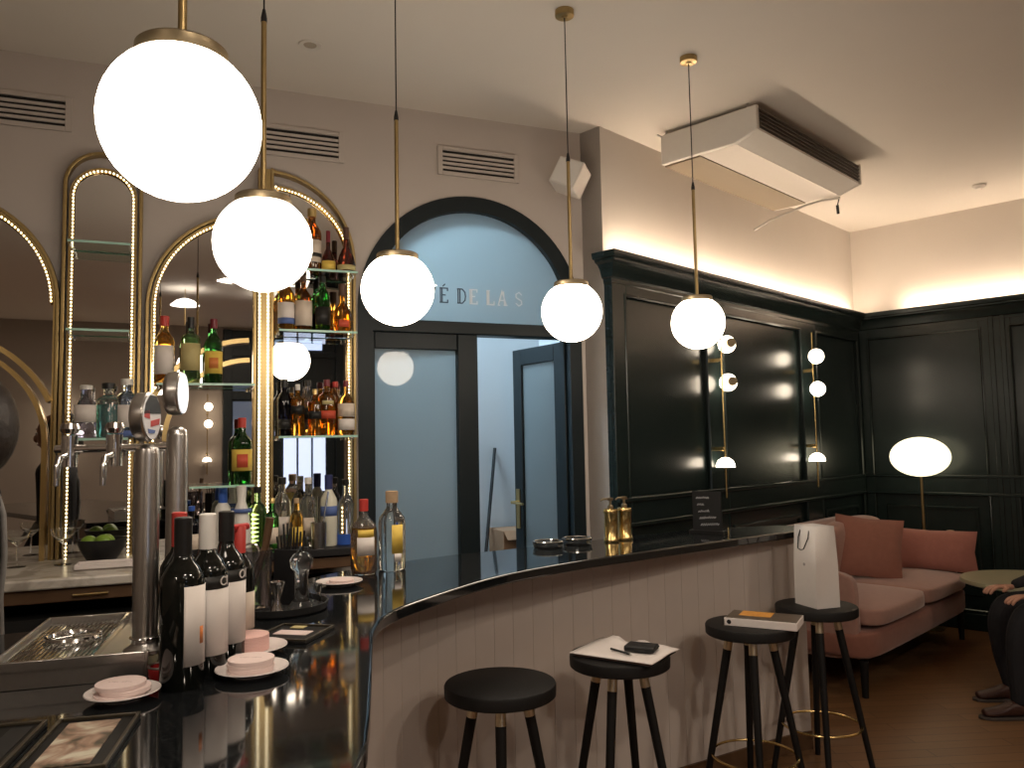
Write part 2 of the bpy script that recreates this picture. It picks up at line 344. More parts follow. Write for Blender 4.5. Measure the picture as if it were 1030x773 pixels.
LET = {'C':[[(.9,.8),(.55,1),(.15,.8),(.05,.5),(.15,.2),(.55,0),(.9,.2)],[(.27,.85),(.27,.15)]],'A':[[(0,0),(.45,1),(.9,0)],[(.62,1),(.62,.95),(.72,0)],[(.2,.35),(.7,.35)],[(-.08,0),(.2,0)],[(.6,0),(1.05,0)]],
 'F':[[(.1,0),(.1,1)],[(.27,0),(.27,1)],[(0,1),(.85,1),(.85,.8)],[(.27,.52),(.65,.52)],[(0,0),(.4,0)]],'E':[[(.1,0),(.1,1)],[(.27,0),(.27,1)],[(0,1),(.85,1),(.85,.8)],[(.27,.52),(.65,.52)],[(0,0),(.85,0),(.85,.2)]],
 'D':[[(.1,0),(.1,1)],[(.3,0),(.3,1)],[(0,1),(.55,1),(.85,.78),(.9,.5),(.85,.22),(.55,0),(0,0)]],'L':[[(.1,0),(.1,1)],[(.27,0),(.27,1)],[(0,1),(.4,1)],[(0,0),(.85,0),(.85,.25)]],
 'S':[[(.8,.8),(.5,1),(.15,.85),(.15,.62),(.75,.38),(.8,.15),(.45,0),(.1,.2)]]}
LET['É'] = LET['E']+[[(.35,1.12),(.6,1.3)]]
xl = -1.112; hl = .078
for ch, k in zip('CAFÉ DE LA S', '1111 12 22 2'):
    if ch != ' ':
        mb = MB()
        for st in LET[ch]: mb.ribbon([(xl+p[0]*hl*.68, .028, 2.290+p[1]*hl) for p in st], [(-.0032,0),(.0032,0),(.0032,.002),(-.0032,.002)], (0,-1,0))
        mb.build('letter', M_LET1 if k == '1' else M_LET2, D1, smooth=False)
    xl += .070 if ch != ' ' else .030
# the leaf that stands open into the passage
H0, H1 = Vector((.318, 4.60, 0)), Vector((.022, 5.02, 0)); dv = H1-H0; LW = dv.length
D2 = shell('door_2', H0, math.atan2(dv.y, dv.x))
lf = MB()
for x0, x1, z0, z1 in ((0,.10,0,2.10),(LW-.085,LW,0,2.10),(.10,LW-.085,2.0,2.10),(.10,LW-.085,0,.26)): lf.box(x0, x1, -.02, .02, z0, z1)
lf.build('leaf_frame', M_FRAME, D2, bevel=.004)
MB().box(.09, LW-.075, -.003, .003, .25, 2.01).build('frosted_pane', M_FROST, D2, smooth=False)
hd = MB().box(LW-.055, LW-.02, .02, .026, 1.0, 1.24); hd.cyl((LW-.037,.02,1.16),(LW-.037,.075,1.16),.009); hd.cyl((LW-.037,.07,1.16),(LW-.15,.07,1.155),.008)
hd.box(LW-.055, LW-.02, -.026, -.02, 1.0, 1.24); hd.cyl((LW-.037,-.02,1.16),(LW-.037,-.075,1.16),.009); hd.cyl((LW-.037,-.07,1.16),(LW-.15,-.07,1.155),.008)
hd.build('handle', M_BRASS, D2)
# passage behind the doorway
pa = [W(FB,-1.75,-.2,0), W(FB,.12,-.2,0), W(FB,.12,-1.0,0), W(FB,-1.75,-1.0,0)]
M_PASS = mat('passage_white_paint', (.66,.68,.70), .8, var=.02, scale=5)
for nm, p, q in (('wall_passage_right', pa[1], pa[2]), ('wall_passage_end', pa[2], pa[3]), ('wall_passage_left', pa[3], pa[0])): plain_wall(nm, q, p, M_PASS, .1)
struct(MB().prism([(p.x,p.y) for p in (W(FB,-1.9,-.3,0),W(FB,.3,-.3,0),W(FB,.3,-1.7,0),W(FB,-1.9,-1.7,0))], -.1, -.0005).build('floor_passage', M_FLOOR))
struct(MB().prism([(p.x,p.y) for p in (W(FB,-1.9,-.2,0),W(FB,.3,-.2,0),W(FB,.3,-1.7,0),W(FB,-1.9,-1.7,0))], CEIL, CEIL+.1).build('ceiling_passage', M_CEIL))
# entrance doors in the opposite wall (seen in the mirrors)
D3 = shell('door_3', W(FB,.68,8.5,0), FB[3])
en = MB().box(-1.80, -.02, -.06, 0, 0, 3.28)
pn = [(-1.66,-1.25,.9,2.22),(-.93,-.74,.85,1.75),(-.71,-.52,.85,1.75),(-.49,-.30,.85,1.75),(-1.06,-.35,3.02,3.24)]
en = MB(); xs = [-1.80,-1.66,-1.25,-1.06,-.30,-.02]
en.box(-1.80,-.02,.001,.03,0,3.29)
for x in (-1.80,-1.23,-.14): en.box(x, x+.12, .03, .08, 0, 3.29)
for z in (0, .72, 2.25, 2.9): en.box(-1.8, -.02, .03, .07, z, z+.1)
for x in (-.735,-.515): en.box(x, x+.022, .03, .06, .8, 1.8)
en.build('glazed_door_frame', M_FRAME, D3, bevel=.004)
for x0, x1, z0, z1 in pn: MB().box(x0, x1, .035, .045, z0, z1).build('pane', G_DAY if x0 > -1.5 else mat('dim_bluish_pane', (.10,.14,.19), .1, emis=.12, ecol=(.45,.6,1)), D3, smooth=False)
# ================================================================ back-bar: arched mirrors, shelves, counter
M_EDGE = mat('painted_edge_glow', (.42,.68,.58), .25, var=.04)  # LED glow on the shelf edges, painted as a pale green strip
M_BACK = mat('warm_plaster_recess', (.50,.44,.38), .8, var=.03, scale=8)
def beads(path, r=.0046, step=.0165, off=(0,0,0)):
    mb = MB(); P = [Vector(p)+Vector(off) for p in path]; acc = 0.
    for a, b in zip(P, P[1:]):
        L = (b-a).length
        while acc <= L:
            c = a+(b-a)*(acc/L); mb.add([c+Vector(q)*r for q in ((1,0,0),(-1,0,0),(0,1,0),(0,-1,0),(0,0,1.25),(0,0,-1.25))], [(0,2,4),(2,1,4),(1,3,4),(3,0,4),(2,0,5),(1,2,5),(3,1,5),(0,3,5)]); acc += step
        acc -= L
    return mb
BAR = [(-.012,0),(.012,0),(.012,.055),(-.012,.055)]
def ribxz(path, w, d0, d1): return MB().ribbon(path, [(-w/2, d0), (w/2, d0), (w/2, d1), (-w/2, d1)], (0,-1,0))
ZB = 1.052
def outline(kind, u0, u1, zs, R=None, n=28):
    if kind == 'full': c = (u0+u1)/2; R = (u1-u0)/2; return [(u0,0,ZB)]+arc(c, zs, R, 180, 0, n)+[(u1,0,ZB)]
    if kind == 'left': return [(u0,0,ZB)]+[(u1-(u1-u0)*math.cos(math.radians(t*90/n)), 0, zs+R*math.sin(math.radians(t*90/n))) for t in range(n+1)]+[(u1,0,ZB)]
    return [(u0,0,ZB)]+[(u0+(u1-u0)*math.sin(math.radians(t*90/n)), 0, zs+R*math.cos(math.radians(t*90/n))) for t in range(n+1)]+[(u1,0,ZB)]
def inset(path, k): # towards the middle
    P = [Vector(p) for p in path]; c = Vector((sum(p.x for p in P)/len(P), 0, 0)); out = []
    for i, p in enumerate(P):
        t = (P[min(i+1,len(P)-1)]-P[max(i-1,0)]).normalized(); n = Vector((t.z,0,-t.x)); out.append(p+n*k)
    return out
def mirror_unit(label, path, shelves, led, seg=(0, None), bw=.014, shelf_d=.20):
    """path: outline of the brass frame; led: outline of the lit inner edge, inside which the mirror lies"""
    g = thing('arched_mirror', label, 'mirror', FB[0], FB[3], 'brass arched mirrors behind the bar')
    xc = sum(p[0] for p in led)/len(led); mg = MB().xz([(p[0], p[2]) for p in led][::-1], -.022, -.017)
    for v in mg.v: v.y += .03*(v.x-xc)       # each glass leans a little on its fixings
    mg.build('mirror_glass', M_MIRROR, g, smooth=False)
    ribxz(inset(path, bw/2), bw, .0, .05).build('brass_frame', M_BRASS, g, ang=30, bevel=.002)
    rim = inset(led, -.004); ribxz(rim, .007, .0, .038).build('inner_rim', M_GOLD, g, ang=30)
    sg = inset(led, .008)[seg[0]:seg[1]]
    ch = ribxz(sg, .012, .033, .037).build('led_channel', M_GOLD, g, ang=30)
    beads(sg, off=(0,-.041,0)).build('led_beads', G_BEAD, ch, smooth=False)
    for u0, u1, z in shelves:
        s = MB().box(u0, u1, -shelf_d, -.045, z-.010, z).build('shelf', M_GLASSG, g, smooth=False)
        MB().box(u0, u1, -shelf_d-.0035, -shelf_d-.0003, z-.010, z).build('edge_glow_strip', M_EDGE, s, smooth=False)
        for u in (u0+.006, u1-.006):
            for y in (-.07, -.15): MB().cyl((u,y,z-.02),(u,y,z-.0101),.006,n=10).build('shelf_peg', M_CHROME, s)
    return g
PA = outline('full', -3.66, -2.695, 2.184); N = len(PA)
gA = mirror_unit('wide low arched mirror in brass at the far end behind the bartender', PA, [], outline('full', -3.635, -2.72, 2.184), (1, -1))
for R, w in ((.52,.022),(.44,.020)):
    pth = [(-3.18-R,0,ZB)]+arc(-3.18, 1.56, R, 180, 0, 36)+[(-3.18+R,0,ZB)]
    if R > .5: pth = arc(-3.18, 1.56, R-.03, 160, 22, 36)
    ribxz(pth, w, .022, .06).build('inner_arch', M_GOLD, gA, ang=30)
PB_ = outline('full', -2.69, -2.362, 2.73)
mirror_unit('narrow tall arched mirror holding three bottles above the beer taps', PB_, [(-2.650,-2.402,2.44),(-2.650,-2.402,2.052),(-2.652,-2.400,1.578)], outline('full', -2.658, -2.394, 2.682))
PC = outline('left', -2.345, -1.852, 2.184, .483); 
gC = mirror_unit('wide low arched mirror whose shelf holds three whisky bottles', PC, [(-2.29,-1.872,1.82),(-2.15,-1.872,1.355)], outline('left', -2.315, -1.868, 2.184, .452), (0, -1))
for R, w in ((.50,.022),(.405,.022)):
    ribxz([(-1.85-R,0,ZB)]*(0)+arc(-1.872, 1.56, R-.02, 172 if R > .45 else 180, 92, 24), w, .022, .06).build('inner_arch', M_BRASS, gC, ang=30)
PD = outline('right', -1.788, -1.37, 2.45, .445)
gD = mirror_unit('tall half-arched mirror crowded with liquor bottles next to the doorway', PD, [(-1.66,-1.40,2.37),(-1.768,-1.402,2.075),(-1.768,-1.402,1.575)], outline('right', -1.772, -1.398, 2.45, .365), (1, None), shelf_d=.24)
post = thing('led_post', 'brass upright with two rows of tiny lights between the bottle mirrors', 'light', FB[0], FB[3])
MB().box(-1.85, -1.79, -.075, -.03, ZB, 2.89).build('post', M_BRASS, post, bevel=.003)
for u in (-1.843, -1.803): beads([(u,-.079,1.10),(u,-.079,2.28)], r=.0066, step=.0175).build('led_beads', G_BEAD, post, smooth=False)
# back counter
bc = thing('back_counter', 'long back counter under the mirrors with cream marble and dark tops', 'counter', FB[0], FB[3])
MB().box(-5.1, -2.02, -.64, -.001, 1.012, ZB).build('marble_top', M_MARBLE, bc, bevel=.008)
MB().box(-2.018, -1.372, -.30, -.001, 1.018, ZB).build('dark_top', M_BLACK, bc, bevel=.003)
cb = MB().box(-5.08, -2.03, -.60, -.002, 0, .90); cb.box(-2.03, -1.39, -.26, -.002, 0, .90); cb.build('cabinet_body', M_DARK, bc)
for u0, u1, d in ((-5.05,-3.85,.60),(-3.84,-2.95,.60),(-2.94,-2.05,.60),(-2.0,-1.40,.26)):
    dr = MB().box(u0, u1, -d-.018, -.01, .960, 1.010).build('drawer', M_WOOD, bc, bevel=.004)
    MB().cyl(((u0+u1)/2-.06,-d-.035,.985),((u0+u1)/2+.06,-d-.035,.985),.006).build('drawer_pull', M_BRASS, dr)
# ================================================================ bottles
def glassm(n, c): return mat('bottle_'+n, c, .02, trans=.96, ior=1.42, var=.02)
def liqm(n, c, t=.6): return mat('liquid_'+n, c, .0, trans=t, ior=1.33, var=.02)
PROF = {
 'tall': [(0,0),(.9,0),(1,.02),(1,.60),(.94,.66),(.62,.735),(.40,.79),(.36,.92),(.42,.925),(.42,.96),(0,.96)],
 'wine': [(0,0),(.93,0),(1,.015),(1,.60),(.95,.65),(.72,.705),(.47,.745),(.37,.79),(.36,.96),(0,.96)],
 'flask': [(0,0),(.85,0),(1,.06),(1,.55),(.85,.66),(.45,.74),(.30,.78),(.30,.95),(0,.95)],
 'square': [(0,0),(.95,0),(1,.02),(1,.66),(.92,.71),(.5,.755),(.33,.79),(.33,.95),(0,.95)],
 'gin': [(0,0),(.95,0),(1,.02),(1,.64),(.93,.70),(.6,.755),(.42,.78),(.42,.90),(.50,.905),(.50,.95),(0,.95)],
 'cone': [(0,0),(.95,0),(1,.02),(.92,.35),(.6,.68),(.42,.76),(.40,.95),(0,.95)],
 'decanter': [(0,0),(.75,0),(.95,.12),(1,.28),(.9,.44),(.5,.56),(.28,.62),(.26,.86),(.33,.87),(.33,.93),(0,.93)],
 'cognac': [(0,0),(.92,0),(1,.05),(1,.18),(.82,.36),(.52,.50),(.30,.58),(.27,.90),(0,.90)],
 'spray': [(0,0),(.95,0),(1,.02),(1,.55),(.8,.68),(.48,.74),(.45,.80),(0,.80)],
}
def bottle(loc, h, r, prof, gm, label, face=0., cap=None, lab=None, group=None, cap_h=.12, neck=None, liquid=None, cat='bottle', txt=None, name='bottle', sq=False, lab2=None):
    t = thing(name, label, cat, loc, face, group); p = [(a*r, b*h) for a, b in PROF[prof]]; n = 28
    M = Matrix.Identity(3)
    if liquid:
        lm, lf = liquid; inn = [(max(a-.0025, 0), max(b, .005)) for a, b in p if b <= h*.93]; inn = [(0,.005)]+inn[1:]
        body = MB().lathe(p[:-1]+[(p[-1][0]-.0022, p[-1][1])]+[(max(a*r-.0024,.0), max(b*h,.004)) for a, b in PROF[prof][::-1][1:-1]]+[(0,.004)], n)
        ob = body.build('glass_body', gm, t, ang=50)
        lq = [(max(a*r-.003,0), max(b*h,.0048)) for a, b in PROF[prof] if b < lf]; lr = lq[-1][0]
        MB().lathe([(0,.0048)]+lq[1:]+[(lr, lf*h),(0,lf*h)], n).build('liquid', lm, t, ang=50)
    else: ob = MB().lathe(p, n).build('glass_body', gm, t, ang=50)
    zt = p[-1][1]; rn = p[-2][0] if p[-2][0] > 1e-6 else p[-3][0]
    if cap: MB().lathe([(0,zt-cap_h*h*.55),(rn*1.12,zt-cap_h*h*.55),(rn*1.14,h-.002),(rn*1.0,h),(0,h)], 20).build('cap', cap, t, ang=40)
    def patch(z0, z1, a, m, nm, k=1.012):
        vs, fs, q = [], [], 14
        for i in range(q+1):
            th = math.radians(-90-a+2*a*i/q); vs += [(r*k*math.cos(th), r*k*math.sin(th), z0*h), (r*k*math.cos(th), r*k*math.sin(th), z1*h)]
        for i in range(q): fs.append((2*i, 2*i+2, 2*i+3, 2*i+1))
        mb = MB(); mb.add(vs, fs); o = mb.build(nm, m, t); s = o.modifiers.new('thick', 'SOLIDIFY'); s.thickness = .0004; return o
    if lab: patch(lab[0], lab[1], lab[2], lab[3], 'label')
    if lab2: patch(lab2[0], lab2[1], lab2[2], lab2[3], 'label_band', 1.02)
    if txt:
        mb = text_mb(txt[0], txt[1])
        for v in mb.v:
            th = -math.pi/2+v.x/(r*1.03)+math.radians(txt[3] if len(txt) > 3 else 0); rr = r*1.03-v.y; v.z = v.z+txt[2]*h; v.x = rr*math.cos(th); v.y = rr*math.sin(th)
        mb.build('lettering', txt[4] if len(txt) > 4 else M_PAPER, t, smooth=False)
    return t
FA = FB[3]
G_AMB = glassm('amber_whisky', (.82,.40,.06)); G_GOLD = glassm('golden_whisky', (.88,.55,.14)); G_BROWN = glassm('brown_whisky', (.55,.22,.05)); G_GREEN = glassm('green', (.07,.30,.08)); G_LGREEN = glassm('light_green', (.45,.75,.35))
G_DARKR = glassm('dark_red_brown', (.14,.03,.02)); G_NAVY = glassm('dark_navy', (.02,.025,.05)); G_CLEAR = glassm('clear', (.93,.96,.95)); G_BLUE = glassm('pale_blue', (.62,.74,.95)); G_AQUA = glassm('aqua', (.25,.80,.80)); G_BLK = mat('black_wine_glass', (.006,.007,.006), .06, var=.1, spec=.6); G_LILAC = glassm('pale_lilac', (.80,.80,.92))
L_CREAM = mat('cream_label', (.70,.60,.50), .6, var=.05); L_WHITE = mat('white_label', (.76,.70,.66), .6, var=.04); L_YEL = mat('yellow_label', (.78,.55,.10), .6, var=.05); L_RED = mat('red_label', (.55,.08,.04), .6, var=.05); L_BLUE = mat('blue_label', (.10,.16,.40), .6, var=.05); L_BLK = mat('black_label', (.015,.015,.014), .5, var=.1); L_TAN = mat('tan_label', (.52,.44,.20), .6, var=.05); L_ORG = mat('orange_label', (.62,.20,.05), .6, var=.08)
C_RED = mat('red_cap', (.52,.05,.04), .4, var=.05); C_BLK = mat('black_cap', (.012,.012,.012), .4, var=.1); C_GOLD = mat('gold_cap', (.65,.48,.20), .3, .8, var=.05); C_WHT = mat('white_cap', (.78,.76,.72), .4, var=.03); C_BLU = mat('blue_cap', (.04,.12,.50), .4, var=.05); C_CORK = mat('cork', (.45,.32,.20), .8, var=.2); C_BURG = mat('burgundy_cap', (.18,.02,.03), .4, var=.05); C_BRN = mat('brown_cap', (.10,.05,.03), .5, var=.1)
def sh(u, d, z): return W(FB, u, d, z)
GS = 'liquor bottles on the mirror shelves'
# tall half-arched unit, top shelf
bottle(sh(-1.600,.12,2.37), .325, .046, 'tall', G_BROWN, 'dark gold-capped bottle on the top shelf, beside the white globe', FA, C_GOLD, (.16,.50,75,L_CREAM), GS, .16, lab2=(.24,.30,76,L_BLK))
bottle(sh(-1.525,.14,2.37), .215, .036, 'cognac', G_DARKR, 'small dark red bottle between two others on the top shelf', FA, C_BURG, (.05,.28,70,L_YEL), GS, .3)
bottle(sh(-1.440,.16,2.37), .235, .046, 'cognac', G_DARKR, 'dark brown cognac bottle with gold emblem at the top shelf end', FA, C_BRN, (.06,.17,80,L_TAN), GS, .3)
# middle shelf
bottle(sh(-1.722,.11,2.075), .29, .040, 'tall', G_GOLD, 'golden whisky with a blue-banded label beside the lit post, under the globe', FA, C_CORK, (.14,.50,80,L_WHITE), GS, lab2=(.14,.24,81,L_BLUE))
bottle(sh(-1.640,.11,2.075), .285, .042, 'flask', G_BROWN, 'brown whisky with large cream label left of the green bottle', FA, C_BRN, (.12,.55,80,L_CREAM), GS)
bottle(sh(-1.548,.11,2.075), .300, .037, 'wine', G_GREEN, 'green bottle with dark label and black cap on the middle shelf', FA, C_BLK, (.14,.44,80,L_BLK), GS, .2)
bottle(sh(-1.455,.13,2.075), .250, .050, 'decanter', G_AMB, 'round amber decanter with long stopper at the middle shelf end', FA, C_BRN, None, GS, .3, lab2=(.12,.26,30,L_RED))
# lower shelf
bottle(sh(-1.728,.10,1.575), .275, .036, 'tall', G_NAVY, 'nearly black bottle at the lit-post end of the low shelf', FA, C_BLK, (.12,.30,70,L_BLK), GS, .2)
bottle(sh(-1.668,.12,1.575), .250, .032, 'square', G_AMB, 'slim amber bottle next to the nearly black one', FA, C_WHT, (.42,.58,80,L_BLK), GS)
bottle(sh(-1.612,.06,1.575), .275, .032, 'tall', G_CLEAR, 'clear spirit bottle standing behind the slim amber bottles', FA, C_BLK, (.30,.5,60,L_BLK), GS)
bottle(sh(-1.592,.15,1.575), .225, .031, 'square', G_AMB, 'short amber bottle with slanted black label on the low shelf', FA, C_GOLD, (.36,.52,80,L_BLK), GS)
bottle(sh(-1.528,.11,1.575), .275, .042, 'square', G_AMB, 'broad amber whisky with slanted red label, second from the shelf end', FA, C_BURG, (.30,.44,80,L_RED), GS, lab2=(.55,.62,40,L_TAN))
bottle(sh(-1.478,.06,1.575), .270, .030, 'tall', G_BROWN, 'slim brown bottle behind the golden one at the low shelf end', FA, C_RED, None, GS)
bottle(sh(-1.436,.12,1.575), .270, .041, 'flask', G_GOLD, 'golden whisky with pinkish label at the low shelf end', FA, C_BURG, (.10,.30,80,L_WHITE), GS, lab2=(.34,.58,80,L_CREAM))
# wide arch shelves
bottle(sh(-2.262,.10,1.82), .315, .043, 'tall', G_GOLD, 'amber whisky with red cap and pale label, first on its shelf', FA, C_RED, (.14,.56,70,L_WHITE), GS, .2)
bottle(sh(-2.150,.10,1.82), .315, .043, 'square', G_LGREEN, 'black-capped whisky with a broad tan label, middle of three', FA, C_BLK, (.20,.60,85,L_TAN), GS, .22)
bottle(sh(-2.050,.10,1.82), .310, .040, 'wine', G_GREEN, 'green whisky with yellow label and burgundy cap, last of three', FA, C_BURG, (.16,.50,80,L_YEL), GS, .2, lab2=(.24,.40,30,L_ORG))
bottle(sh(-1.922,.11,1.355), .310, .046, 'wine', G_GREEN, 'green bottle with bright yellow label and red cap beside the lit post', FA, C_RED, (.20,.52,85,L_YEL), GS, .2, lab2=(.25,.45,32,L_RED))
# narrow arch shelf
bottle(sh(-2.575,.10,1.578), .235, .056, 'cone', G_LILAC, 'pale lilac cone-shaped bottle over the beer rail', FA, C_WHT, (.3,.62,50,L_WHITE), GS, .06)
bottle(sh(-2.487,.10,1.578), .245, .050, 'gin', G_CLEAR, 'clear square-shouldered gin bottle of turquoise liquid', FA, C_BLK, None, GS, .1, liquid=(liqm('turquoise', (.16,.78,.78)), .60))
bottle(sh(-2.413,.10,1.578), .265, .046, 'gin', G_BLUE, 'pale blue bottle with round frosted label behind the beer taps', FA, C_WHT, (.18,.55,55,L_WHITE), GS, .1, lab2=(.03,.12,80,L_BLUE))
# cluster on the dark back counter: bottles, sprayers, caddies
GC = 'bottles standing on the back counter'; ZC = ZB
bottle(sh(-2.005,.12,ZC), .300, .040, 'spray', C_WHT, 'white plastic spray bottle with blue cap behind the wine bottles', FA, C_BLU, None, GC, .25)
bottle(sh(-1.930,.22,ZC), .300, .046, 'cone', C_WHT, 'white conical sauce bottle with pointed tip beside the spray bottle', FA, C_WHT, None, GC, .22, lab2=(.60,.66,180,L_BLU if False else L_BLUE))
bottle(sh(-1.855,.16,ZC), .290, .042, 'wine', G_LGREEN, 'light green bottle in front of the lit post foot', FA, C_BLK, None, GC, .1)
bottle(sh(-1.745,.16,ZC), .330, .040, 'tall', G_CLEAR, 'tall clear bottle reflecting green right of the lit post', FA, C_BLK, (.2,.45,50,L_WHITE), GC, .1)
bottle(sh(-1.622,.14,ZC), .325, .042, 'wine', G_CLEAR, 'tall clear wine-shaped bottle in front of the mirrored window', FA, C_WHT, (.15,.42,40,L_CREAM), GC, .1)
bottle(sh(-1.530,.17,ZC), .335, .040, 'tall', mat('milky_bottle', (.72,.70,.58), .25, var=.04), 'milky white bottle with blue band and dark blue cap', FA, mat('navy_cap', (.03,.04,.14), .4), (.42,.56,80,L_BLUE), GC, .3)
bottle(sh(-1.445,.15,ZC), .310, .036, 'tall', G_CLEAR, 'clear bottle standing in a bright blue bowl beside the doorway', FA, C_BLK, None, GC, .1)
bw_ = thing('small_bowl', 'bright blue bowl holding the last clear bottle by the doorway', 'bowl', sh(-1.445,.15,ZC-.0), 0)
MB().lathe([(.038,.001),(.05,.001),(.056,.05),(.052,.05),(.0405,.008),(.038,.008)], 28).build('bowl_wall', C_BLU, bw_)
for k, (u, d, h, r, gm, cap, lb) in enumerate([(-1.80,.25,.24,.032,G_GREEN,C_GOLD,'short green bottle with gold cap near the lit post'),(-1.69,.25,.235,.030,G_GOLD,C_CORK,'short yellow liqueur bottle between two clear bottles'),(-1.915,.10,.26,.034,G_GREEN,C_BLK,'dark green bottle half hidden behind the white sauce bottle'),(-2.14,.25,.22,.034,G_NAVY,C_BLU,'small dark bottle with blue cap behind the wine bottles')]):
    bottle(sh(u,d,ZC), h, r, 'wine', gm, lb, FA, cap, (.15,.45,60,L_YEL if k == 1 else L_CREAM), GC, .1)
# muddlers and tongs in a steel beaker
tb = thing('tool_beaker', 'steel beaker of bar spoons and tongs on the back counter', 'beaker', sh(-1.665,.265-.03,ZC) if False else sh(-1.59,.255,ZC))
MB().lathe([(0,0),(.033,0),(.036,.12),(.033,.12),(.030,.004),(0,.004)], 24).build('beaker', M_STEEL, tb)
for k, (dx, dy, L) in enumerate([(.02,.01,.26),(-.018,.008,.25),(.004,-.02,.24)]): MB().tube([(dx*-.4,dy*-.4,.006),(dx,dy,.13),(dx*2,dy*2,L)], .004).build('bar_tool', M_CHROME, tb)
# left end of the back counter: coupes, bowl of limes, white dish
def coupe(u, d, lb):
    g = thing('coupe_glass', lb, 'glass', sh(u,d,ZC), 0, 'coupe glasses on the marble counter')
    MB().lathe([(0,0),(.034,0),(.034,.002),(.005,.006),(.0035,.02),(.0035,.085),(.02,.10),(.042,.12),(.050,.15),(.0485,.15),(.040,.121),(.018,.102),(0,.099)], 28).build('glass', M_GLASS, g)
coupe(-2.805,.22,'coupe glass nearest the bartender on the marble counter'); coupe(-2.635,.24,'coupe glass in front of the narrow mirror frame')
lb = thing('fruit_bowl', 'black bowl of limes on the marble counter', 'bowl', sh(-2.49,.25,ZC))
MB().lathe([(0,0),(.05,0),(.085,.06),(.10,.10),(.095,.10),(.08,.062),(.045,.008),(0,.008)], 32).build('bowl', M_BLACK, lb)
M_LIME = mat('lime_peel', (.20,.34,.04), .4, var=.15, scale=60, bump=.2)
for k, (x, y, z, s) in enumerate([(-.045,-.02,.085,'lime at the outer side of the black bowl'),(.02,-.03,.09,'lime in the middle of the black bowl'),(.0,.035,.085,'lime at the mirror side of the black bowl')]):
    o = MB().ball((0,0,0), .031, 20, 1.12).build('lime', M_LIME, loc=sh(-2.49,.25,ZC)+Vector((x,y,z))); tag(o, s, 'lime', 'limes in the bowl')
wd_ = thing('serving_dish', 'long white dish on the marble counter behind the taps', 'dish', sh(-2.42,.42,ZC), FA)
MB().add([], []).box(-.14,.14,-.05,.05,0,.012).box(-.15,.15,-.06,-.052,.004,.024).box(-.15,.15,.052,.06,.004,.024).box(-.15,-.142,-.052,.052,.004,.024).box(.142,.15,-.052,.052,.004,.024).build('dish', M_CERAM, wd_, bevel=.003)
# ================================================================ the bar
ZT = 1.07
front = spline([(-.30,-.7),(-.27,0),(-.24,.6),(-.228,1.162),(-.240,1.32),(-.28,1.575),(-.323,1.83),(-.352,2.03),(-.345,2.20),(-.27,2.40),(-.063,2.773),(.232,3.08),(.535,3.318),(.889,3.595),(1.331,3.92),(1.468,4.03)], 8)
back = spline([(1.37,4.215),(.912,4.085),(.477,3.813),(.0,3.49),(-.35,3.25),(-.62,2.97),(-.78,2.64),(-.87,2.36),(-.97,2.19),(-1.17,2.10)], 6)+[(-1.32,2.02),(-1.32,-.7)]
endc = [(1.480,4.055),(1.465,4.12),(1.43,4.185)]
bt = thing('worktop', 'long curved polished black stone bar top', 'bar top', (0,0,0))
MB().prism(front+endc+back, ZT-.035, ZT).build('stone_slab', M_GRANITE, bt, bevel=.006, ang=50)
bb = thing('bar_counter', 'curved bar front of vertical grey-beige boards under the black top', 'bar', (0,0,0))
def offs(path, k):
    out = []
    for i, p in enumerate(path):
        a = Vector(path[max(i-1,0)]); b = Vector(path[min(i+1,len(path)-1)]); t = (b-a).normalized(); out.append((p[0]-t.y*k, p[1]+t.x*k))
    return out
def resample(path, step):
    out = [path[0]]; acc = 0
    for a, b in zip(path, path[1:]):
        a, b = Vector(a), Vector(b); L = (b-a).length
        while acc+L >= step: a = a.lerp(b, (step-acc)/L); L = (b-a).length; out.append(tuple(a)); acc = 0
        acc += L
    return out
NF = len(front)
def voffs(path):
    out = []
    for i, p in enumerate(path):
        k = .245-.205*max(0, (i/(NF-1)-.72)/.28)
        a = Vector(path[max(i-1,0)]); b = Vector(path[min(i+1,NF-1)]); t = (b-a).normalized(); out.append((p[0]-t.y*k, p[1]+t.x*k))
    return out
fl = resample(voffs(front), .0333); e0 = Vector(fl[-1])
face = []
for i, p in enumerate(fl):
    face.append(p)
    if i % 3 == 2 and i < len(fl)-1:
        q = Vector(p); t = (Vector(fl[i+1])-q).normalized(); nn = Vector((-t.y, t.x)); face += [tuple(q+nn*.0025+t*.001), tuple(q+t*.002)]
inner = offs(fl, .03)
pb = MB(); n = len(face); m = len(inner)
pb.add([(x,y,.0) for x,y in face]+[(x,y,ZT-.0352) for x,y in face], [(i,i+1,n+i+1,n+i) for i in range(n-1)])
pb.add([(x,y,.0) for x,y in inner]+[(x,y,ZT-.0352) for x,y in inner], [(i+1,i,m+i,m+i+1) for i in range(m-1)])
pb.build('board_panel', M_BARFRONT, bb, ang=20)
e1 = Vector((1.345, 4.175)); ed = e1-e0
MB().prism([tuple(e0), tuple(e0+(e1-e0)), tuple(e1+Vector((-.03,-.012))), tuple(e0+Vector((-.03,.0)))], 0, ZT-.0352).build('end_panel', M_BARFRONT, bb)
sk = MB(); f2 = offs(fl, -.012); n = len(fl)
sk.add([(x,y,0) for x,y in f2]+[(x,y,.085) for x,y in f2]+[(x,y,.085) for x,y in fl], [(i,i+1,n+i+1,n+i) for i in range(n-1)]+[(n+i,n+i+1,2*n+i+1,2*n+i) for i in range(n-1)])
sk.build('skirting', M_WOOD, bb)
bl = [tuple(e1)]+[p for p in offs(back, .05)][6::3]
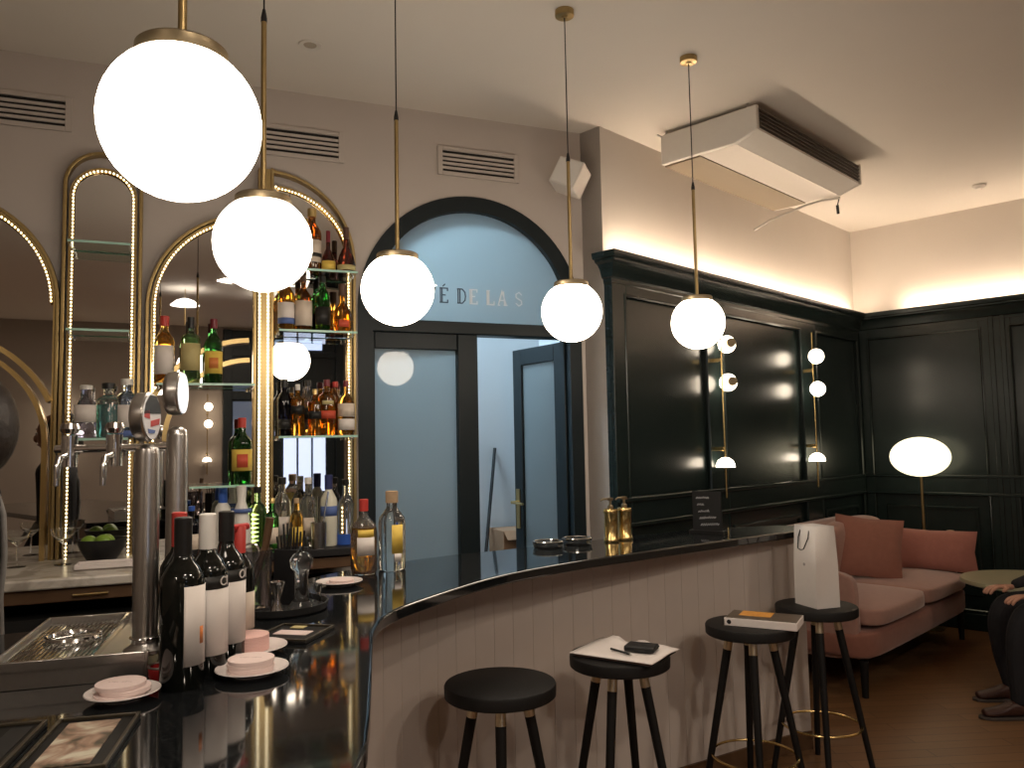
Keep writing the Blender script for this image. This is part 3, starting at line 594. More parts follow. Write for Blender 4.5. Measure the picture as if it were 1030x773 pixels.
bs = MB(); k = len(bl); bs.add([(x,y,0) for x,y in bl]+[(x,y,ZT-.0352) for x,y in bl], [(i,i+1,k+i+1,k+i) for i in range(k-1)]); bs.build('service_side', M_DARK, bb)
# ---- beer taps and drip tray
ang = math.atan2(.285,.958)
dt = thing('drip_tray', 'long stainless drip tray with a round glass rinser on the bar', 'drip tray', (-1.0,1.545,ZT), ang)
tr = MB().box(0,.28,0,.44,.030,.036); tr.box(0,.006,0,.44,0,.053); tr.box(.274,.28,0,.44,0,.053); tr.box(.006,.274,0,.006,0,.053); tr.box(.006,.274,.434,.44,0,.053)
tr.build('tray_pan', M_STEEL, dt, bevel=.0015)
MB().box(.172,.180,.007,.433,.037,.053).build('divider', M_CHROME, dt, bevel=.0015)
gr = MB()
for i in range(17): gr.box(.012+.0095*i,.0165+.0095*i,.010,.430,.0362,.0415)
for j in (.06,.15,.24,.33,.40): gr.box(.012,.170,j,j+.004,.0362,.0405)
gr.build('slotted_grille', M_CHROME, dt)
MB().torus((.10,.22,.049), .052, .0055, 40, 8).build('rinser_ring', M_CHROME, dt)
rs = MB()
for i in range(5): a = 2*math.pi*i/5; rs.cyl((.10,.22,.049),(.10+.05*math.cos(a),.22+.05*math.sin(a),.049),.003)
rs.build('rinser_spokes', M_CHROME, dt)
def medallion(parent, loc, az, R, L, face_m, marks=None):
    M = Vector((math.cos(az), math.sin(az), 0)); Q = M.to_track_quat('Z','Y').to_matrix(); c = Vector(loc)
    d = MB().lathe([(0,-L),(R*.86,-L),(R*.97,-L*.85),(R,-L*.6),(R,0),(R*.93,.003),(0,.003)], 40, c, Q).build('badge_drum', M_STEEL, parent)
    MB().lathe([(0,.0032),(R*.92,.0032),(R*.92,.0055),(0,.0055)], 40, c, Q).build('badge_face', face_m, d)
    for i, (pts, mm) in enumerate(marks or []):
        side = Vector((-M.y, M.x, 0)); v = [c+M*.0058+side*x*R+Vector((0,0,z*R)) for x, z in pts]; v2 = [p+M*.0007 for p in v]; k = len(v)
        MB().add(v+v2, [tuple(range(k)), tuple(range(k,2*k))[::-1]]+[(j,(j+1)%k,k+(j+1)%k,k+j) for j in range(k)]).build('badge_mark', mm, d, smooth=False)
tw = thing('beer_tap', 'nearer round steel beer tower with a red and black badge', 'beer tap', (-.757,1.665,ZT+.0418))
MB().lathe([(0,0),(.040,0),(.040,.008),(.030,.014),(.0245,.02),(.0245,.40),(.022,.412),(.010,.42),(0,.42)], 32).build('column', M_STEEL, tw)
MB().torus((0,0,.03),.0265,.003,32,8).build('collar', M_CHROME, tw)
medallion(tw, (.004,0,.478), math.radians(4), .051, .026, mat('white_badge', (.82,.82,.84), .3, var=.02),
  [([(-.9,.1),(-.75,.52),(-.3,.86),(.3,.86),(.75,.52),(.9,.15)], C_BLK), ([(-.88,-.05),(-.85,.2),(-.35,.28),(-.3,-.1)], C_RED), ([(-.2,-.18),(.75,-.05),(.7,-.3),(-.2,-.42)], C_RED), ([(-.5,-.5),(.3,-.55),(.2,-.68),(-.4,-.68)], L_BLUE)])
tw2 = thing('beer_tap', 'farther steel beer tower with a blank white badge and a side rail of taps', 'beer tap', (-.752,1.80,ZT+.0418))
MB().lathe([(0,0),(.040,0),(.040,.008),(.030,.014),(.0225,.02),(.0225,.44),(.020,.452),(.010,.46),(0,.46)], 32).build('column', M_STEEL, tw2)
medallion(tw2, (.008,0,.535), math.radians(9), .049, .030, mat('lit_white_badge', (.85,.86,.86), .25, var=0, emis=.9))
MB().cyl((-.018,.0,.415),(-.265,-.012,.415),.009).build('rail', M_CHROME, tw2)
for x in (-.235,-.135):
    k = MB().cyl((x,-.011,.375),(x,-.011,.445),.017); k.lathe([(0,0),(.016,.002),(.021,.012),(.017,.024),(0,.028)], 20, (x,-.011,.447)); kb = k.build('tap_valve', M_CHROME, tw2)
    MB().tube([(x,-.02,.40),(x,-.05,.395),(x,-.058,.378),(x,-.060,.335)], [.009,.008,.007,.0055], 12).build('spout', M_CHROME, kb)
rb = thing('small_bowl', 'red bowl shape standing in for a red reflection at the drip tray', 'bowl', (-.692,1.604,ZT))  # bowl added in place of a red reflection in the tray's steel
MB().lathe([(0,0),(.020,0),(.027,.012),(.028,.030),(.0255,.030),(.023,.012),(0,.006)], 28).build('bowl_wall', M_RED, rb); MB().torus((0,0,.0305),.0268,.0022,32,6).build('rim', M_STEEL, rb)
# ---- saucers and coasters
SAU = [(0,0),(.040,0),(.042,.003),(.060,.008),(.075,.0145),(.074,.0165),(.058,.011),(.040,.006),(0,.006)]
def saucer(x, y, lb, k=1):
    t = thing('saucer', lb, 'saucer', (x,y,ZT), 0, 'saucers on the bar'); MB().lathe([(r*k,z) for r,z in SAU], 40).build('dish', M_CERAM, t); return t
def coaster(x, y, z, r, h, m, lb, mark=False, tilt=(0,0)):
    o = thing('coaster', lb, 'coaster', (x,y,z), 0, 'paper coasters stacked on saucers')
    MB().lathe([(0,0),(r-.0006,0),(r,.0006),(r,h-.0006),(r-.0006,h),(0,h)], 44).build('disc', m, o)
    if mark:
        mm = MB()
        for i in range(9): mm.box(-.022+.005*i, -.0195+.005*i, -.002+.002*math.sin(i*2.), .002+.002*math.sin(i*1.3), h, h+.0003)
        mm.build('faint_lettering', mat('faint_ink', (.52,.40,.38), .8, var=.05), o, smooth=False)
    o.rotation_euler = (tilt[0], tilt[1], 0); return o
saucer(-.719,1.497,'saucer with three coasters in front of the drip tray', .86)
for i, (dx, dy, nm) in enumerate([(-.004,-.004,'lowest of three coasters on the drip tray saucer'),(.004,.002,'middle of three coasters on the drip tray saucer'),(-.006,.004,'top coaster with faint lettering on the drip tray saucer')]):
    coaster(-.719+dx,1.497+dy,ZT+.0062+i*.0078,.043,.0075,M_PINKW,nm,i == 2)
saucer(-.530,1.640,'saucer of white coasters at the bar edge beside the wine bottles', .95)
for i in range(4): coaster(-.533+(.001 if i%2 else -.001),1.640,ZT+.0062+i*.0068,.045,.0066,M_PINKW,['lowest','second','third','top lettered'][i]+' white coaster of the thick stack by the wine bottles', i == 3)
saucer(-.585,1.812,'saucer of pink coasters behind the white stack')
for i in range(5): coaster(-.595,1.812,ZT+.0062+i*.0068,.045,.0066,M_PINK,['lowest','second','middle','fourth','top'][i]+' pink coaster of the stack behind the white ones')
saucer(-.575,2.655,'saucer of coasters near the amber bottle')
for i in range(2): coaster(-.572+.004*i,2.655,ZT+.0062+i*.0068,.045-.005*i,.0066,M_PINKW,['lower','upper'][i]+' coaster on the saucer near the amber bottle')
# ---- bar mats with picture cards
def mat_tray(loc, rz, w, l, lb, cards, ms):
    t = thing('menu_board', lb, 'menu board', loc, rz, 'black picture boards lying on the bar')
    MB().box(-w/2,w/2,-l/2,l/2,0,.006).build('board', M_BLACKG, t, bevel=.0015)
    r = MB().box(-w/2,-w/2+.006,-l/2,l/2,.006,.011).box(w/2-.006,w/2,-l/2,l/2,.006,.011).box(-w/2+.006,w/2-.006,l/2-.006,l/2,.006,.011).box(-w/2+.006,w/2-.006,-l/2,-l/2+.006,.006,.011); r.build('raised_rim', mat('dark_bronze_rim', (.055,.045,.03), .4, .3, var=.1), t, bevel=.001)
    for (x0,x1,y0,y1), mm in zip(cards, ms): MB().box(x0,x1,y0,y1,.0061,.0075).build('card', mm, t)
def _pic(nt, b):
    L = nt.links; tc = nt.nodes.new('ShaderNodeTexCoord'); nz = nt.nodes.new('ShaderNodeTexNoise'); nz.inputs['Scale'].default_value = 16; nz.inputs['Detail'].default_value = 3; nz.inputs['Distortion'].default_value = .8
    rp = nt.nodes.new('ShaderNodeValToRGB'); e = rp.color_ramp.elements; e[0].position = .38; e[0].color = (.06,.055,.04,1); e[1].position = .62; e[1].color = (.60,.57,.46,1); x = e.new(.5); x.color = (.36,.24,.18,1)
    L.new(tc.outputs['Object'], nz.inputs[0]); L.new(nz.outputs['Fac'], rp.inputs[0]); L.new(rp.outputs[0], b.inputs['Base Color']); b.inputs['Roughness'].default_value = .3
M_PIC = node_mat('printed_picture_card', _pic)
mat_tray((-.670,1.263,ZT), math.atan2(.212,-.052)-math.pi/2, .125, .235, 'black board with a pale printed picture, nearest the camera', [(-.042,.036,-.095,.098)], [M_PIC])
mat_tray((-.805,1.225,ZT), math.atan2(.212,-.052)-math.pi/2, .120, .25, 'black board cut off by the photo edge, beside the picture board', [(-.045,-.005,-.11,.105),(.012,.045,-.11,.105)], [mat('pale_grey_sleeve', (.36,.34,.31), .3, var=.2), M_BLACK])
mat_tray((-.535,1.965,ZT), -.22, .140, .155, 'black board with pink paper slips between saucer and tool tray', [(-.045,.040,-.02,.022),(-.035,.0,.045,.07)], [M_PINKW, M_TAN if False else L_TAN])
# ---- wine and vermouth bottles
GW = 'dark wine and vermouth bottles on the bar'
def fc(x, y, d=0): return math.atan2(-y, -x)+math.pi/2+math.radians(d)
bottle((-.640,1.565,ZT), .320, .0405, 'wine', G_BLK, 'front black wine bottle with white label and black foil', fc(-.64,1.565,56), C_BLK, (.14,.60,52,L_WHITE), GW, .45, lab2=(.26,.36,7,L_ORG))
bottle((-.632,1.668,ZT), .318, .0405, 'wine', G_BLK, 'second dark bottle with black lettered band and white foil', fc(-.63,1.66,54), C_WHT, (.12,.56,60,L_WHITE), GW, .35, lab2=(.53,.61,75,L_BLK), txt=('CI', .026, .548, -2))
bottle((-.628,1.765,ZT), .315, .0405, 'wine', G_BLK, 'third dark bottle with lettered band and dark foil, behind the second', fc(-.62,1.76,54), C_BLK, (.12,.56,60,L_WHITE), GW, .3, lab2=(.53,.61,75,L_BLK), txt=('OI', .026, .548, 4))
bottle((-.712,1.720,ZT), .318, .038, 'wine', G_BLK, 'dark bottle with red foil between the beer towers and vermouth', fc(-.71,1.72,42), C_RED, (.14,.5,60,L_WHITE), GW, .4)
rbm = bottle((-.640,1.888,ZT), .270, .033, 'wine', G_BLK, 'small dark bottle with a red pourer, last of the row', fc(-.64,1.88,42), C_RED, (.14,.45,60,L_CREAM), GW, .45)
MB().cyl((-.022,0,.268),(.022,0,.268),.008).build('pourer', M_RED, rbm)
# ---- round tool tray with mixing gear
TX, TY = -.660, 2.275
tt = thing('serving_tray', 'round black rubber tray of mixing tools on the bar', 'tray', (TX,TY,ZT))
MB().lathe([(0,0),(.122,0),(.130,.004),(.134,.022),(.129,.022),(.124,.008),(0,.006)], 56).build('tray_dish', M_RUBBER, tt)
def onT(dx, dy): return (TX+dx, TY+dy, ZT+.0062)
mg = thing('mixing_glass', 'big smoky mixing glass of spoons on the round tray', 'glass', onT(-.062,-.028))
MB().lathe([(0,0),(.044,0),(.046,.004),(.048,.165),(.0455,.165),(.0435,.010),(0,.008)], 36).build('glass', mat('smoky_glass', (.42,.40,.42), .02, trans=.95, ior=1.45, var=0), mg)
MB().tube([(-.03,.0,.012),(.028,.01,.17),(.04,.012,.25)], [.010,.010,.012], 12).build('muddler', M_WOOD, mg)
MB().torus((-.012,0,.155), .026, .003, 28, 6, Matrix.Rotation(math.radians(80),3,'X')).build('strainer_loop', M_CHROME, mg)
MB().tube([(.0,-.03,.012),(-.02,-.028,.17),(-.026,-.026,.20)], .004, 8).build('bar_spoon', M_CHROME, mg)
cad = thing('straw_caddy', 'square black caddy of black straws on the round tray', 'caddy', onT(.012,.070), -.2)
c_ = MB().box(-.036,.036,-.034,.034,0,.004)
for x0,x1,y0,y1 in ((-.036,.036,-.034,-.030),(-.036,.036,.030,.034),(-.036,-.032,-.030,.030),(.032,.036,-.030,.030)): c_.box(x0,x1,y0,y1,0,.155)
c_.build('caddy_walls', M_BLACK, cad, bevel=.001)
for i in range(12): 
    x, y = -.024+.016*(i%4), -.018+.018*(i//4); MB().tube([(x,y,.005),(x*1.15,y*1.15,.155),(x*1.3,y*1.3,.19+.012*((i*7)%4))], .0028, 6).build('straw', M_BLACK, cad)
dc = thing('glass_decanter', 'small clear glass stopper flask at the front of the round tray', 'glass', onT(.068,-.026))
MB().lathe([(0,0),(.036,0),(.038,.006),(.020,.03),(.017,.085),(.020,.105),(.030,.115),(.032,.135),(.022,.150),(.008,.158),(.006,.17),(0,.172)], 32).build('glass', M_GLASS, dc)
jg = thing('jigger', 'steel jigger standing on the round tray', 'jigger', onT(.018,-.082))
MB().lathe([(0,0),(.020,0),(.021,.002),(.008,.035),(.021,.085),(.019,.085),(.006,.037),(0,.036)], 28).build('cups', M_CHROME, jg)
sg = thing('shot_glass', 'little clear shot glass at the rim of the round tray', 'glass', onT(.084,.045))
MB().lathe([(0,0),(.019,0),(.024,.055),(.022,.055),(.017,.008),(0,.008)], 28).build('glass', M_GLASS, sg)
# ---- bottles, ashtrays, dispensers, chalkboard further along the bar
bottle((-.537,2.885,ZT), .262, .047, 'flask', G_CLEAR, 'half-full amber rum bottle with red cap alone on the bar', fc(-.537,2.885,10), C_RED, (.26,.50,40,L_WHITE), 'spirit bottles on the bar top', .2, liquid=(liqm('amber_rum', (.78,.34,.03), .85), .62), lab2=(.50,.60,36,L_YEL))
bottle((-.449,2.965,ZT), .285, .049, 'tall', G_CLEAR, 'clear corked bottle with a yellow side label on the bar', fc(-.449,2.965,25), C_CORK, (.22,.58,26,L_YEL), 'spirit bottles on the bar top', .2, lab2=(.12,.22,16,L_WHITE))
for x, y, lb_ in ((.142,3.50,'smoked glass ashtray nearer the bottles'),(.275,3.60,'smoked glass ashtray nearer the gold dispensers')):
    a_ = thing('ashtray', lb_, 'ashtray', (x,y,ZT), 0, 'glass ashtrays on the bar')
    MB().lathe([(0,0),(.058,0),(.062,.004),(.068,.026),(.055,.026),(.046,.010),(0,.008)], 40).build('dish', mat('smoked_glass', (.30,.32,.33), .03, trans=.9, ior=1.5, var=0), a_)
    MB().torus((0,0,.027), .0615, .0035, 40, 6).build('rim', M_CHROME, a_)
def dispenser(x, y, lb, rz):
    t = thing('soap_dispenser', lb, 'dispenser', (x,y,ZT), rz, 'gold pump dispensers on the bar')
    MB().lathe([(0,0),(.033,0),(.035,.004),(.035,.012),(.0305,.018),(.0300,.125),(.034,.131),(.034,.140),(.030,.146),(.014,.150),(0,.150)], 32).build('body', M_GOLD, t)
    MB().lathe([(.0,.150),(.013,.150),(.013,.160),(.009,.164),(.006,.166),(.006,.182),(.014,.186),(.015,.196),(0,.198)], 20).build('pump', M_BRASSD, t)
    MB().tube([(0,0,.191),(-.035,0,.192),(-.048,0,.184)], [.005,.0045,.004], 10).build('nozzle', M_BRASSD, t)
dispenser(.434,3.660,'gold pump dispenser nearer the ashtrays', .3); dispenser(.505,3.725,'gold pump dispenser nearer the chalkboard', .5)
cbx = thing('chalkboard', 'small dark chalkboard of white handwriting standing on the bar', 'chalkboard', (.935,3.93,ZT), math.radians(-38))
B_ = MB().xz([(-.075,0),(.075,0),(.062,.20),(-.085,.20)], -.005, .005)
bo = B_.build('board', M_BLACKG, cbx, rot=(math.radians(-7),0,0)); MB().xz([(-.09,-.0),(.09,0),(.09,.012),(-.09,.012)], -.02, .024).build('foot', M_BLACKG, cbx)
wr = MB(); random.seed(3)
for r_ in range(5):
    z = .165-.032*r_; pts = []; w_ = (.06,.035,.05,.075,.085)[r_]; x0_ = -.062+.007*r_
    for i in range(int(w_/.0045)): pts.append((x0_+i*.0055, -.0062, z+(.0065 if i%2 else -.004)*random.uniform(.4,1.3)+.003*i*.1))
    wr.tube(pts, .0014, 5)
wr.build('chalk_writing', mat('white_chalk', (.62,.62,.62), .9, var=.1), bo)
# ================================================================ stools and what lies on them
SZ = .750
def make_stool(lb):
    t = thing('bar_stool', lb, 'stool', (0,0,0), 0, 'round black bar stools at the bar')
    MB().lathe([(0,SZ-.043),(.176,SZ-.043),(.181,SZ-.039),(.182,SZ-.008),(.179,SZ-.002),(.174,SZ),(0,SZ)], 48).build('seat', M_BLACKG, t)
    MB().lathe([(0,SZ-.058),(.10,SZ-.058),(.10,SZ-.0432),(0,SZ-.0432)], 32).build('seat_plate', M_BLACKG, t)
    for i in range(4):
        a = math.radians(45+90*i); top = Vector((.085*math.cos(a), .085*math.sin(a), SZ-.0585)); bot = Vector((.215*math.cos(a), .215*math.sin(a), 0)); d = (bot-top).normalized(); c = top+d*.05
        lg = MB().cyl(c, bot, .0175, .0125, 14).build('leg', M_BLACKG, t); MB().cyl(top, c, .0165, .018, 14).build('brass_collar', M_COLLAR, lg)
    MB().torus((0,0,.215), .172, .0055, 56, 8).build('foot_ring', M_GOLD, t)
    return t
st = make_stool('bare black bar stool nearest the camera, nothing on its seat')
ST = [(-.057,2.665,46,None),(.372,2.985,20,'black bar stool carrying papers and a black wallet'),(.975,3.425,35,'black bar stool carrying a boxed book'),(1.385,3.775,31,'black bar stool carrying a white paper bag')]
for i, (x, y, r, lb) in enumerate(ST):
    if i == 0: st.location = (x,y,0); st.rotation_euler = (0,0,math.radians(r))
    else: copy_tree(st, (x,y,0), math.radians(r), lb)
def flat(name, lb, cat, loc, rz, w, l, h, m, **k): 
    return tag(MB().box(-w/2,w/2,-l/2,l/2,0,h).build(name, m, loc=loc, rotz=rz, bevel=min(.002,h*.3)), lb, cat)
nb = thing('folder', 'dark folder under white sheets on the second stool', 'folder', (.398,2.965,SZ), math.radians(-33))
MB().box(-.16,.14,-.115,.115,0,.004).build('cover', M_BLACK, nb, bevel=.001); MB().box(-.155,.135,-.112,.112,.0041,.012).build('page_block', mat('brownish_pages', (.22,.14,.11), .7, var=.1), nb)
pp = MB(); nx, ny = 12, 10; vs = []
for i in range(nx+1):
    for j in range(ny+1):
        x, y = -.17+.32*i/nx, -.125+.25*j/ny; vs.append((x, y, .0125+.004*math.sin(i*.9)*math.sin(j*.7+1)*(j/ny)+.006*max(0,(j-8))*(1 if i in (2,3,6,7) else 0)+.003))
pp.add(vs, [(i*(ny+1)+j,(i+1)*(ny+1)+j,(i+1)*(ny+1)+j+1,i*(ny+1)+j+1) for i in range(nx) for j in range(ny)])
po = pp.build('paper_sheet', M_PAPER, loc=(.398,2.965,SZ), rotz=math.radians(-33)); po.modifiers.new('t','SOLIDIFY').thickness = .0025; tag(po, 'white paper sheets with curled edge on the dark folder', 'paper')
pw = thing('wallet', 'black leather wallet lying on the white sheets', 'wallet', (.448,2.955,SZ+.0185), math.radians(-25)); MB().box(-.055,.055,-.04,.04,0,.020).build('cover', M_BLACK, pw, bevel=.006); MB().box(-.050,.056,-.0405,.0405,.0085,.0115).build('fold_edge', M_DARK, pw)
pn_ = thing('pen', 'black pen on the white sheets beside the wallet', 'pen', (.368,2.925,SZ+.0225), math.radians(-55)); MB().cyl((-.05,0,0),(.05,0,0),.004).build('barrel', M_BLACK, pn_); MB().cyl((.05,0,0),(.062,0,0),.0035,.0008).build('tip', M_STEEL, pn_)
bk = thing('boxed_book', 'white boxed book with an orange picture on the third stool', 'book', (1.030,3.405,SZ), math.radians(-28)); MB().box(-.145,.145,-.085,.085,0,.032).build('box', M_PAPER, bk, bevel=.002)
MB().box(-.142,.142,-.082,.082,.0321,.0328).build('cover_print', mat('dark_cover_print', (.10,.075,.055), .35, var=.4, scale=25), bk); MB().box(-.10,.03,-.02,.075,.0329,.0334).build('orange_picture', mat('orange_print', (.72,.33,.06), .4, var=.2, scale=30), bk); MB().cyl((-.125,-.0852,.016),(-.125,-.0860,.016),.009).build('round_seal', M_BLACK, bk)
bg = thing('paper_bag', 'white paper carrier bag with dark cord handle on the last stool', 'bag', (1.388,3.765,SZ), math.radians(-72))
def bagmesh(w, d, h, t=.002):
    mb = MB(); o = [(-w,-d,0),(w,-d,0),(w,d,0),(-w,d,0)]; k = .93
    top = [(-w*k,-d*.8,h),(w*k,-d*.8,h),(w*k,d*.8,h),(-w*k,d*.8,h)]; mid = [(-w,-d*.98,h*.5),(w,-d*.98,h*.5),(w*.93,0,h*.55),(w,d*.98,h*.5),(-w,d*.98,h*.5),(-w*.93,0,h*.55)]
    o6 = [(-w,-d,0),(w,-d,0),(w,0,0),(w,d,0),(-w,d,0),(-w,0,0)]; t6 = [(-w*k,-d*.85,h),(w*k,-d*.85,h),(w*.80,0,h),(w*k,d*.85,h),(-w*k,d*.85,h),(-w*.80,0,h)]
    mb.add(o6+mid+t6, [(0,5,4,3,2,1)]+[(i,(i+1)%6,6+(i+1)%6,6+i) for i in range(6)]+[(6+i,6+(i+1)%6,12+(i+1)%6,12+i) for i in range(6)]); return mb
bo2 = bagmesh(.078,.062,.365).build('bag_body', mat('white_bag_paper', (.70,.66,.63), .55, var=.03), bg, ang=15); bo2.modifiers.new('t','SOLIDIFY').thickness = .002
for y in (-.052,.052): MB().tube([(-.03,y*1.0,.345),(-.034,y*1.2,.31),(-.02,y*1.5,.262),(.0,y*1.5,.256),(.02,y*1.5,.262),(.034,y*1.2,.31),(.03,y,.345)], .0028, 8).build('cord_handle', M_BLACK, bg)
MB().cyl((-.002,-.0605,.19),(-.002,-.0625,.19),.007).build('round_logo', mat('grey_ink', (.35,.33,.32), .6), bg)
# ================================================================ pendants
PEND = [(-.553,1.325,'nearest and largest-looking pendant globe over the beer taps'),(-.672,2.155,'pendant globe in front of the bottle mirrors'),(-.406,2.862,'pendant globe before the arched doorway, middle of the five'),(.250,3.247,'pendant globe at the right side of the arched doorway'),(.865,3.679,'pendant globe before the dark green panelling')]
ZG, RG = 2.064, .131
def make_pendant(lb):
    t = thing('pendant_globe', lb, 'pendant lamp', (0,0,0), 0, 'five brass pendant globes over the bar')
    MB().ball((0,0,0), RG, 48).build('glass_globe', G_GLOBE, t)
    MB().lathe([(.0,RG*.80),(.073,RG*.80),(.075,RG*.82),(.075,RG*.97),(.071,RG*1.0),(.012,RG*1.02),(0,RG*1.02)], 40).build('brass_cap', M_BRASSD, t)
    for a in range(3): b = math.radians(120*a-80); MB().ball((.068*math.cos(b),.068*math.sin(b),RG*.9), .003, 8).build('grub_screw', M_GOLD, t)
    MB().cyl((0,0,RG*1.01),(0,0,.63),.0075).build('brass_rod', M_BRASS, t); MB().lathe([(0,.628),(.0085,.628),(.0085,.64),(.004,.665),(0,.665)], 14).build('rod_end', M_BLACK, t)
    MB().cyl((0,0,0),(0,0,CEIL-ZG-.03-.66),.0025,n=8).build('cord', M_BLACK, t)
    MB().lathe([(0,CEIL-ZG-.032),(.012,CEIL-ZG-.032),(.014,CEIL-ZG-.028),(.038,CEIL-ZG-.026),(.040,CEIL-ZG-.022),(.040,CEIL-ZG-.0005),(0,CEIL-ZG-.0005)], 32).build('ceiling_canopy', M_BRASS, t)
    return t
p0 = make_pendant(PEND[0][2])
for i, (x, y, lb) in enumerate(PEND):
    z = ZG+(.009,.013,.018,-.012,-.004)[i]
    if i == 0: p0.location = (x,y,z)
    else: copy_tree(p0, (x,y,z), 0, lb)
# the camera-side pendants hang higher by their cord; lengths are trimmed to the ceiling
for o in [p0]+[o for o in bpy.data.objects if o.name.startswith('pendant_globe.')]:
    dz = o.location.z-ZG
    for ch in o.children:
        if ch.name.split('.')[0] in ('ceiling_canopy',): ch.location.z = -dz
        if ch.name.split('.')[0] == 'cord': ch.location.z = .66; ch.scale.z = (CEIL-.03-o.location.z-.66)/(CEIL-ZG-.03-.66)
        k = {3: .945, 4: .93}.get([round(x,3) for x,_,_ in PEND].index(round(o.location.x,3)))     # the two farther globes are a size smaller
        if k and ch.name.split('.')[0] in ('glass_globe','brass_cap','grub_screw'): ch.scale = (k,k,k)
# ================================================================ sconces
def make_sconce(lb, f, u, caps):
    t = thing('wall_sconce', lb, 'wall lamp', W(f,u,0,0), f[3], 'brass rod wall sconces with opal globes')
    MB().cyl((0,-.13,1.15),(0,-.13,2.32),.006).build('brass_rod', M_GOLD, t)
    for z in (2.03,1.46): MB().box(-.012,.012,-.13,-.056,z-.012,z+.012).build('wall_arm', M_GOLD, t, bevel=.002)
    for z in (2.135,1.887):
        c = (.065 if caps else -.012, -.135 if caps else -.165, z)
        MB().ball(c, .056, 28).build('globe', G_SCON, t)
        if caps:
            d = Vector((-.55,-.80,.05)).normalized(); MB().cyl(Vector(c)+d*.046, Vector(c)+d*.068, .030).build('brass_cap', M_BRASSD, t)
        else: MB().cyl((0,-.13,z),(0,-.112,z),.02).build('brass_cap', M_BRASSD, t)
    c = (0,-.13,1.345); MB().lathe([(0,.062),(.025,.056),(.045,.042),(.058,.018),(.060,0),(0,0)], 32, c).build('dome_shade', G_SCON, t); 
    MB().lathe([(0,-.006),(.05,-.006),(.06,-.0005),(0,-.0005)], 32, c).build('dome_base', M_BRASS, t)
    return t
make_sconce('brass wall sconce partly behind the pendant globe, brown caps on its globes', FR, 1.03, True)
make_sconce('brass wall sconce over the sofa, nearer the room corner', FR, 2.37, False)
make_sconce('wall sconce beside the entrance doors, mirrored behind the bar', FO, 1.34, False)
make_sconce('wall sconce on the opposite wall at the bartender end', FO, 3.2, False)
# ================================================================ ceiling and high-wall fittings
ac = thing('air_conditioner', 'white ceiling air conditioner with dark louvre and lowered tan filter grille', 'air conditioner', W(FR,0,0,0), FR[3])
U0, U1, ZA, ZL = .33, 1.74, 3.305, 3.128
prof_ = [(-.19,ZA),(-.80,ZA),(-.80,3.172),(-.665,ZL),(-.19,ZL)]
M_ACW = mat('white_enamel', (.72,.68,.62), .28, var=.03)
for a, b in ((U0,U0+.03),(U1-.03,U1)):
    n = len(prof_); cap_ = MB().add([(a,y,z) for y,z in prof_]+[(b,y,z) for y,z in prof_], [tuple(range(n)),tuple(range(n,2*n))[::-1]]+[(i,n+i,n+(i+1)%n,(i+1)%n) for i in range(n)]); cap_.build('end_cap', M_ACW, ac, bevel=.006)
body = [(-.195,ZA-.004),(-.775,ZA-.004),(-.775,3.185),(-.66,ZL+.012),(-.195,ZL+.012)]; n = 5
MB().add([(U0+.03,y,z) for y,z in body]+[(U1-.03,y,z) for y,z in body], [tuple(range(n)),tuple(range(n,2*n))[::-1]]+[(i,n+i,n+(i+1)%n,(i+1)%n) for i in range(n)]).build('case', M_ACW, ac)
MB().box(U0+.03,U1-.03,-.66,-.43,ZL+.001,ZL+.0115).build('bottom_plate', mat('glossy_white_enamel', (.76,.72,.66), .12, var=.02), ac, bevel=.003)
sl_ = MB().add([(U0+.03,-.662,ZL+.001),(U1-.03,-.662,ZL+.001),(U1-.03,-.795,3.172),(U0+.03,-.795,3.172)]+[(U0+.03,-.662,ZL+.012),(U1-.03,-.662,ZL+.012),(U1-.03,-.795,3.184),(U0+.03,-.795,3.184)], [(0,1,2,3),(7,6,5,4),(0,4,5,1),(2,6,7,3),(1,5,6,2),(3,7,4,0)]); sl_.build('front_lip', M_ACW, ac)
lv = MB().box(U0+.03,U1-.03,-.790,-.776,3.186,ZA-.006)
lv.build('louvre_recess', mat('dark_brown_louvre', (.045,.032,.024), .5, var=.1), ac)
for i in range(5): MB().box(U0+.032,U1-.032,-.800,-.790,3.198+.0215*i,3.203+.0215*i).build('louvre_blade', mat('brown_grey_blade', (.14,.11,.09), .4, var=.1), ac)
def _mesh(nt, b):
    L = nt.links; tc = nt.nodes.new('ShaderNodeTexCoord'); wv = nt.nodes.new('ShaderNodeTexWave'); wv.inputs['Scale'].default_value = 60; wv2 = nt.nodes.new('ShaderNodeTexWave'); wv2.inputs['Scale'].default_value = 60; wv2.bands_direction = 'Y'
    mx = nt.nodes.new('ShaderNodeMath'); mx.operation = 'MAXIMUM'; rp = nt.nodes.new('ShaderNodeValToRGB'); rp.color_ramp.elements[0].color = (.13,.10,.065,1); rp.color_ramp.elements[1].color = (.27,.21,.135,1)
    for w in (wv, wv2): L.new(tc.outputs['Object'], w.inputs[0])
    L.new(wv.outputs['Fac'], mx.inputs[0]); L.new(wv2.outputs['Fac'], mx.inputs[1]); L.new(mx.outputs[0], rp.inputs[0]); L.new(rp.outputs[0], b.inputs['Base Color']); b.inputs['Roughness'].default_value = .6
fg = MB().box(U0+.035,U1-.035,-.43,-.192,ZL-.004,ZL+.011); fg.build('filter_grille', node_mat('tan_filter_mesh', _mesh), ac)
hb = MB()
for u in (U0+.02,U1-.05):
    for d in (.22,.74): hb.cyl((u,-d,ZA),(u,-d,CEIL-.0005),.006,n=8)
hb.cyl((U0-.0,-.20,ZA-.01),(U0-.03,-.19,ZA-.004),.006,n=8); hb.build('hanger_bolts', M_STEEL, ac)
